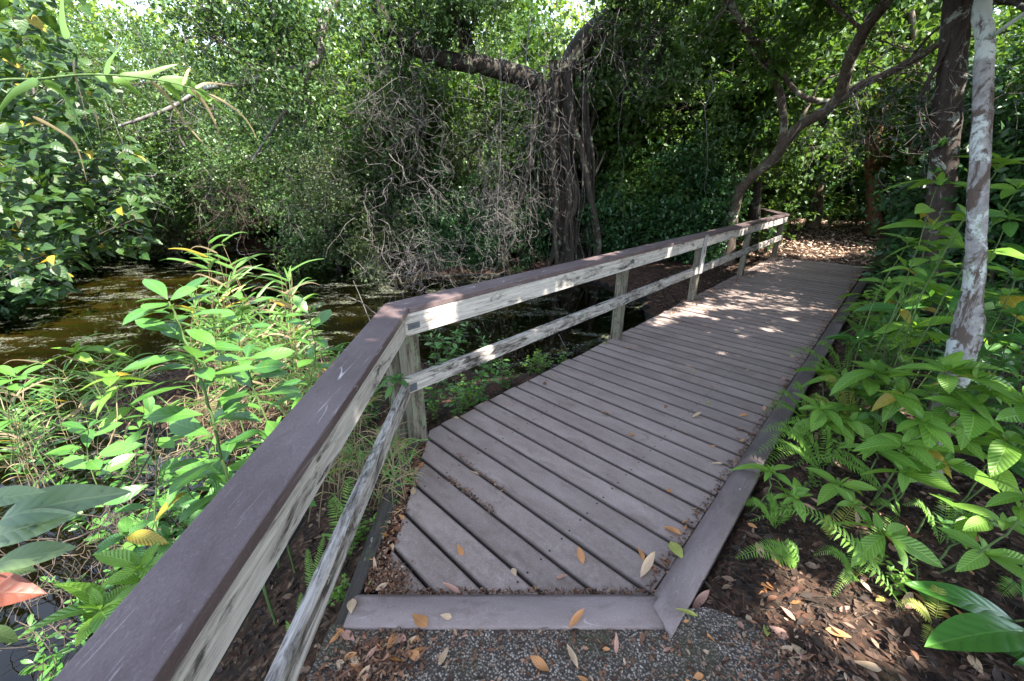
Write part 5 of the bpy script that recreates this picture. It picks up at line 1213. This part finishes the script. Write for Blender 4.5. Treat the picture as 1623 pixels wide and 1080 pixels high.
fern('low fern spreading below the long arching frond', gp(1470, 1010), [(1420, 960, 1.1, 16), (1480, 930, 1.15, 18), (1450, 1050, .95, 14)], 'fern_y', arch=.05)
fern('fern draping over the kerb between bend and joint', gp(1275, 720), [(1195, 760, 1.75, 20), (1215, 705, 1.9, 22), (1250, 690, 2.0, 20)], arch=.10)
fern('dark fern in the lower right corner', gp(1600, 940), [(1545, 930, 1.3, 20), (1620, 900, 1.4, 20), (1570, 965, 1.15, 18)], arch=.05)
fern('fern by the mossy stones at the trunk foot', gp(1420, 830), [(1400, 770, 1.6, 16), (1380, 800, 1.6, 16), (1350, 880, 1.4, 14)], arch=.04)
gl = lambda px, py: (lambda p: (p[0], p[1], gz(p[0], p[1])))(PZ(px, py, -.2))
fern('fern between the cap rail and the low rail with wide fronds', gl(560, 900), [(555, 755, 1.6, 24), (525, 790, 1.5, 26), (512, 850, 1.3, 22), (580, 770, 1.7, 20)], arch=.05)
fern('narrow ladder fern standing beside the low rail', gl(500, 960), [(514, 850, 1.35, 16), (488, 870, 1.3, 15)], arch=.03, n=26)
fern('small fern low beside the low rail near the viewer', gl(480, 1060), [(478, 940, 1.05, 16), (455, 985, 1.0, 14), (500, 1000, 1.0, 14)], arch=.03)
for i, (px, Y, lab) in enumerate(((1260, 14.2, 'broad fern left beyond the litter path'), (1300, 14.6, 'broad fern in the middle beyond the litter path'), (1335, 14.4, 'broad fern right beyond the litter path'), (1235, 12.6, 'broad fern behind the railing end'), (1365, 14.2, 'broad fern left of the reddish trunk'), (1420, 13, 'broad fern right of the reddish trunk'))):
    x = PY(px, 300, Y)[0]; b_ = np.array([x, Y, gz(x, Y)]); e = empty('fern', lab, 'fern', tuple(b_), 0, 'ferns beyond the far path')
    for k in range(9):
        a = k * .7 + random.random(); mb = MB(); L_ = random.uniform(.7, 1.0); d = np.array([math.cos(a), math.sin(a), 0]); frond(mb, mb, [np.zeros(3), d * L_ * .35 + [0, 0, .4], d * L_ * .7 + [0, 0, .5], d * L_ + [0, 0, .35]], .16, 14); mb.build('frond', M['fern'], e)

# ------------------------------------------------------------ fallen leaves
DL = [leaf_tpl(1, .42, 6, 3, -.12, .45, 'ellipse', .05), leaf_tpl(1, .38, 6, 3, .2, .2, 'ellipse', -.08), leaf_tpl(1, .5, 6, 3, -.1, .1, 'ovate', .03), leaf_tpl(1, .28, 6, 3, -.3, .8, 'ellipse', .04), leaf_tpl(1, .55, 6, 5, .05, .12, 'obovate', .02)]
DM = {}
def deadmesh(s, c):
    if (s, c) not in DM:
        V, Fs, uv = DL[s]; V = V.copy(); V[:, 1] -= .5; V[:, 2] -= V[:, 2].min(); DM[(s, c)] = mesh_from('fallen_leaf', V, Fs, uv, DEAD[c][1])
    return DM[(s, c)]
def fallen(x, y, z, size, s, c, label, group, rz=None, tilt=.15):
    o = link('fallen_leaf', deadmesh(s, c)); o.location = (x, y, z + .003); o.rotation_euler = (random.gauss(0, tilt), random.gauss(0, tilt), random.uniform(0, 6.28) if rz is None else rz); o.scale = (size,) * 3
    return tag(o, label, 'leaf', group)
random.seed(17)
for px, py, z, lpx, s, c, rz, lab in ((666, 985, .038, 36, 2, 0, .9, 'glossy orange brown curled leaf on the front kerb'), (914, 985, .038, 36, 3, 0, -.9, 'narrow tan leaf bent over the edge of the front kerb'), (707, 978, .038, 18, 2, 1, 1.4, 'small ragged pale leaf on the front kerb'), (558, 962, .036, 26, 4, 1, .3, 'torn tan leaf at the left end of the front kerb'),
        (1026, 900, .003, 44, 3, 1, -.75, 'long pale yellow leaf near the kerb corner'), (1072, 874, .02, 34, 4, 4, .2, 'green leaf leaning on the right kerb'), (1088, 975, .04, 30, 3, 4, 1.3, 'fresh green leaf over the outer edge of the kerb corner'), (921, 882, .003, 26, 0, 0, .1, 'amber leaf lying on the front planks'),
        (890, 917, .003, 20, 1, 3, 1.2, 'pinkish curled leaf near the front kerb'), (729, 873, .003, 20, 2, 0, .6, 'orange leaf on the third plank'), (716, 936, .003, 30, 3, 3, 1.2, 'pale curved leaf against the front kerb'), (815, 908, .003, 16, 4, 1, .4, 'small round dry leaf in the dirt of the gap'), (855, 1055, -.0 + .02, 36, 1, 0, .9, 'crumpled orange leaf on the gravel'),
        (908, 1045, -.0 + .02, 34, 3, 1, .35, 'long tan leaf on the gravel'), (704, 1042, -.0 + .02, 30, 1, 1, -.3, 'greenish tan leaf on the gravel'), (975, 1022, -.0 + .02, 26, 3, 3, -.1, 'pink brown leaf on the gravel'), (580, 1072, -.0 + .02, 30, 4, 1, .3, 'round pale leaf at the bottom edge'), (1271, 1040, -.0 + .015, 34, 4, 1, .5, 'large oval tan leaf on the mossy edge of the path'),
        (1226, 1005, -.03, 24, 4, 1, 1.3, 'pale tan leaf on moss left of the large oval one'), (1205, 955, -.03, 40, 3, 0, -.8, 'long curled orange leaf beside the path'), (1110, 955, -.03, 40, 3, 3, -1.0, 'thin pinkish curled leaf by the kerb corner'), (1147, 925, -.03, 34, 1, 3, 1.2, 'ragged grey brown leaf outside the kerb'), (961, 657, .003, 16, 3, 3, 1.3, 'pale leaf in the middle of the boardwalk'),
        (1104, 661, .003, 18, 3, 1, -1.2, 'pale leaf at the right of the planks'), (1136, 737, .003, 16, 3, 1, 1.5, 'pale leaf near the bend of the kerb'), (1060, 780, .003, 14, 1, 0, .2, 'orange leaf right of centre on the planks'), (752, 752, .003, 14, 3, 1, 1.3, 'pale leaf on the left planks'), (958, 545, .003, 10, 1, 4, .1, 'greenish leaf near the second post'), (1065, 843, .003, 26, 0, 0, .9, 'brown leaf by the right kerb'), (1015, 880, .003, 20, 0, 0, .2, 'amber curled leaf by the pale yellow one')):
    p = PZ(px, py, z); fallen(p[0], p[1], z, lpx / F * depth_of(p) * 1.05, s, c, lab, 'fallen leaves one can tell apart', rz)
def many(n_, sampler, lo, hi, zf, where, group, cs=(0, 1, 2, 3, 4), wts=(5, 3, 4, 4, .7), tilt=.2):
    for _ in range(n_):
        x, y = sampler(); c = random.choices(cs, wts)[0]; fallen(x, y, zf(x, y), random.uniform(lo, hi), random.randrange(5), c, DEAD[c][0] + ' dry leaf ' + where, group, None, tilt)
def uvs(u0, u1, v0, v1):
    def f(): p = W(random.uniform(u0, u1), random.uniform(v0, v1), 0); return p[0], p[1]
    return f
def curbside():
    p = W(1.3 + 9 * random.random() ** 1.4, .40 + abs(random.gauss(0, .05)), 0); return p[0], p[1]
def curbout():
    p = W(1.2 + 9 * random.random() ** 1.3, .22 - abs(random.gauss(0, .10)), 0); return p[0], p[1]
many(34, uvs(1.4, 6, .45, 2.0), .03, .06, lambda x, y: .002, 'scattered on the planks', 'leaves scattered on the planks')
many(20, uvs(6, 10.9, .45, 1.95), .05, .09, lambda x, y: .002, 'on the far planks', 'leaves on the far planks')
many(40, curbside, .035, .07, lambda x, y: .006, 'gathered along the inside of the right kerb', 'leaves along the right kerb', tilt=.4)
many(66, lambda: (random.uniform(-.665, -.56), random.uniform(1.2, 2.1)), .03, .065, lambda x, y: .0, 'in the strip beside the side board', 'leaves in the strip beside the side board', tilt=.4)
many(44, lambda: (random.uniform(-.6, 1.2), random.uniform(.6, 1.06)), .025, .055, lambda x, y: .019, 'on the gravel path', 'leaves on the gravel')
many(40, lambda: (random.uniform(-.70, -.36), random.uniform(.55, 1.02)), .035, .07, lambda x, y: .02, 'heaped beside the left end of the front kerb', 'leaves heaped at the left end of the kerb', tilt=.4)
many(70, lambda: (lambda p: (p[0], p[1]))(PZ(random.uniform(1180, 1560), random.uniform(800, 1080), -.05)), .04, .085, lambda x, y: max(gz(x, y), max(gz(x, y), .018) if (x < 1.3 and y < .85) else gz(x, y)) + .008, 'on the dark litter right of the path', 'leaves on the right bank', tilt=.35)
# litter that nobody could count
def litter(name, label, pts, sizes, mat, tilt=.35, lift=.006):
    pts = np.array(pts); n_ = len(pts); mb = MB(); d = rng.normal(0, 1, (n_, 3)); d[:, 2] *= tilt * .5; ups = nrm(rng.normal(0, tilt, (n_, 3)) + [0, 0, 1])
    w_ = rng.integers(0, 3, n_)
    for i in range(3):
        k = w_ == i
        scatter(mb, (leaf_tpl(1, (.4, .3, .5)[i], 3, 3, (-.1, .2, .05)[i], (.4, .3, .2)[i], 'ellipse', .05)), pts[k] + [0, 0, lift], frames(d[k], ups[k]), sizes[k])
    tag(mb.build(name, M[mat]), label, None, None, 'stuff')
def in_soil(n_, x0, x1, y0, y1, cond):
    x = rng.uniform(x0, x1, n_ * 3); y = rng.uniform(y0, y1, n_ * 3); k = cond(x, y); x, y = x[k][:n_], y[k][:n_]; return np.stack([x, y, ground(x, y)], 1)
vv = lambda x, y: -x * N[0] * -1 * -1 if False else x * N[0] + y * N[1]
uu = lambda x, y: x * U[0] + y * U[1]
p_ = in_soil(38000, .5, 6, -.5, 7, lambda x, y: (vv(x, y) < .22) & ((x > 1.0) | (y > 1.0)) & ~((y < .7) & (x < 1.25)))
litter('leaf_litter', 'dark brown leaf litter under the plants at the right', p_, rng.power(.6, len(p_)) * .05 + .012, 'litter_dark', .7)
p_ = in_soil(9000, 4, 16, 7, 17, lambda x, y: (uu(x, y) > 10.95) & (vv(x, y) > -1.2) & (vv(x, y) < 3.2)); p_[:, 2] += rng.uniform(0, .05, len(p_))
litter('leaf_litter', 'leaf litter covering the far path with sunlight painted in as paler brown', p_, rng.uniform(.05, .13, len(p_)), 'litter_sunlit')
p_ = in_soil(6000, 0, 9, 4, 12, lambda x, y: (vv(x, y) > 2.05) & (vv(x, y) < 3.3) & (uu(x, y) > 4.5) & (sdist(x, y, POND) > 0)); litter('leaf_litter', 'leaf litter on the bank behind the railing', p_, rng.uniform(.03, .09, len(p_)), 'litter_dark')
p_ = in_soil(7000, -4.4, -.72, .4, 4.6, lambda x, y: sdist(x, y, POND) > -.03); litter('leaf_litter', 'rotting brown litter on the mud bank left of the cap rail', p_, rng.uniform(.015, .05, len(p_)), 'litter_dark', .8)
def strip(n_, a, b, sd, z, zr=.006):
    t_ = rng.uniform(0, 1, n_)[:, None]; P = np.array(a) * (1 - t_) + np.array(b) * t_ + rng.normal(0, 1, (n_, 2)) * sd; return np.concatenate([P, z + rng.uniform(0, zr, (n_, 1))], 1)
pp_ = np.concatenate([strip(1800, (-.62, 1.2), (-.62, 2.25), .022, -.004, .012), strip(900, (-.6, 1.30), (-.5, 1.22), .04, 0, .008), strip(700, (-.55, 1.192), (.6, 1.192), .008, .001), strip(900, W(1.3, .40, 0)[:2], W(4, .40, 0)[:2], .014, .002), strip(1600, W(4, .40, 0)[:2], W(10.9, .42, 0)[:2], .03, .002),
                      strip(160, W(1.30, 1.75, 0)[:2], W(1.27, 1.25, 0)[:2], .004, -.004), strip(160, W(1.12, 1.6, 0)[:2], W(1.12, 1.2, 0)[:2], .008, 0)])
pp_ = pp_[(pp_[:, 1] > 1.185)]
litter('plank_debris', 'crumbled leaf debris in the seams and along the kerbs', pp_, rng.uniform(.006, .022, len(pp_)), 'litter', .6, .002)
pp_ = np.concatenate([strip(900, W(5.2, 2.0, 0)[:2], W(10.9, 1.9, 0)[:2], .06, .002), in_soil(400, 0, 8, 2, 9, lambda x, y: (vv(x, y) > .45) & (vv(x, y) < 2.0) & (uu(x, y) > 5) & (uu(x, y) < 10.9)) * [1, 1, 0]]); litter('plank_debris', 'leaf crumbs on the far planks', pp_, rng.uniform(.015, .045, len(pp_)), 'litter', .3, .003)
pp_ = np.concatenate([strip(1500, (-.62, .75), (-.45, .95), .07, .02, .01), np.stack([rng.uniform(-.7, 1.2, 2600), rng.uniform(.3, 1.03, 2600), rng.uniform(.019, .023, 2600)], 1), strip(900, (.95, .98), (1.35, .6), .08, .02, .01)])
litter('path_debris', 'crumbled brown debris on the gravel path', pp_, rng.uniform(.006, .03, len(pp_)), 'litter', .4, .002)
# needles and twiglets on the right bank
mb = MB(); q = in_soil(2600, .7, 3.6, .2, 4, lambda x, y: (vv(x, y) < .2) & ((x > 1.05) | (y > 1)))
for x, y, z in q:
    a = random.uniform(0, 6.28); l = random.uniform(.03, .12); d = np.array([math.cos(a), math.sin(a), random.gauss(0, .12)]); p0 = np.array([x, y, z + .012]); tube(mb, [p0, p0 + d * l / 2 + rng.normal(0, .004, 3), p0 + d * l], [.0012, .001, .0006], 3)
tag(mb.build('needle_litter', M['twig_brown']), 'fine twiglets and needles on the right bank', None, None, 'stuff')
# fallen branches
def fallen_branch(pts, r, label, mat='twig'):
    P = smooth_path([PY(*p) for p in pts], 5, .003); b_ = P[0].copy(); mb = MB(); tube(mb, P - b_, np.linspace(r, r * .4, len(P)), 6); o = mb.build('fallen_branch', M[mat]); o.location = b_; tag(o, label, 'branch', 'bare branches')
fallen_branch([(0, 715, 2.6), (40, 705, 2.65), (90, 675, 2.8)], .012, 'grey stick lying in the scum at the left')
fallen_branch([(150, 738, 2.1), (175, 700, 2.15), (187, 655, 2.2), (184, 600, 2.3)], .006, 'bent tan stem standing left of the tall sapling', 'straw')
fallen_branch([(0, 905, .95), (60, 880, 1.0), (140, 845, 1.1), (230, 830, 1.25)], .004, 'thin brown stem across the lower left', 'twig_brown')
fallen_branch([(200, 790, 1.5), (225, 745, 1.5), (250, 700, 1.45), (252, 670, 1.4)], .005, 'brown bare stem leaning among the saplings', 'twig_brown')
fallen_branch([(1530, 735, 2.2), (1560, 715, 2.3), (1620, 680, 2.5)], .006, 'pale stick in the shade at the right edge')
fallen_branch([(590, 520, 4.2), (575, 480, 4.2), (560, 445, 4.2)], .007, 'thin leaning stick left of the railing corner')
fallen_branch([(598, 500, 4.0), (570, 478, 4.0), (545, 470, 4.0)], .006, 'shorter leaning stick left of the railing corner')
fallen_branch([(885, 530, 4.3), (900, 560, 4.0), (897, 565, 3.95)], .004, 'thin stick hanging from the low rail into the water')
tangle('dead_twigs', 'tangle of dry stems over the blue water at lower left', 200, 740, 200, 90, 1.9, 80, (.2, .6), (.0015, .004), 'twig_brown', group=GT, depth=1.2)
tangle('dead_twigs', 'brown twig litter caught at the lower left', 150, 880, 130, 70, 1.25, 60, (.1, .4), (.001, .003), 'twig_brown', group=GT, depth=.6)
tangle('dead_twigs', 'dry straw under the grassy clumps', 400, 640, 120, 80, 2.7, 70, (.2, .5), (.0015, .0035), 'straw', group=GT, depth=.9)
tangle('dead_twigs', 'dry stems between the cap rail and the low rail', 580, 720, 60, 90, 2.0, 60, (.1, .35), (.001, .0025), 'straw', group=GT, depth=.3)
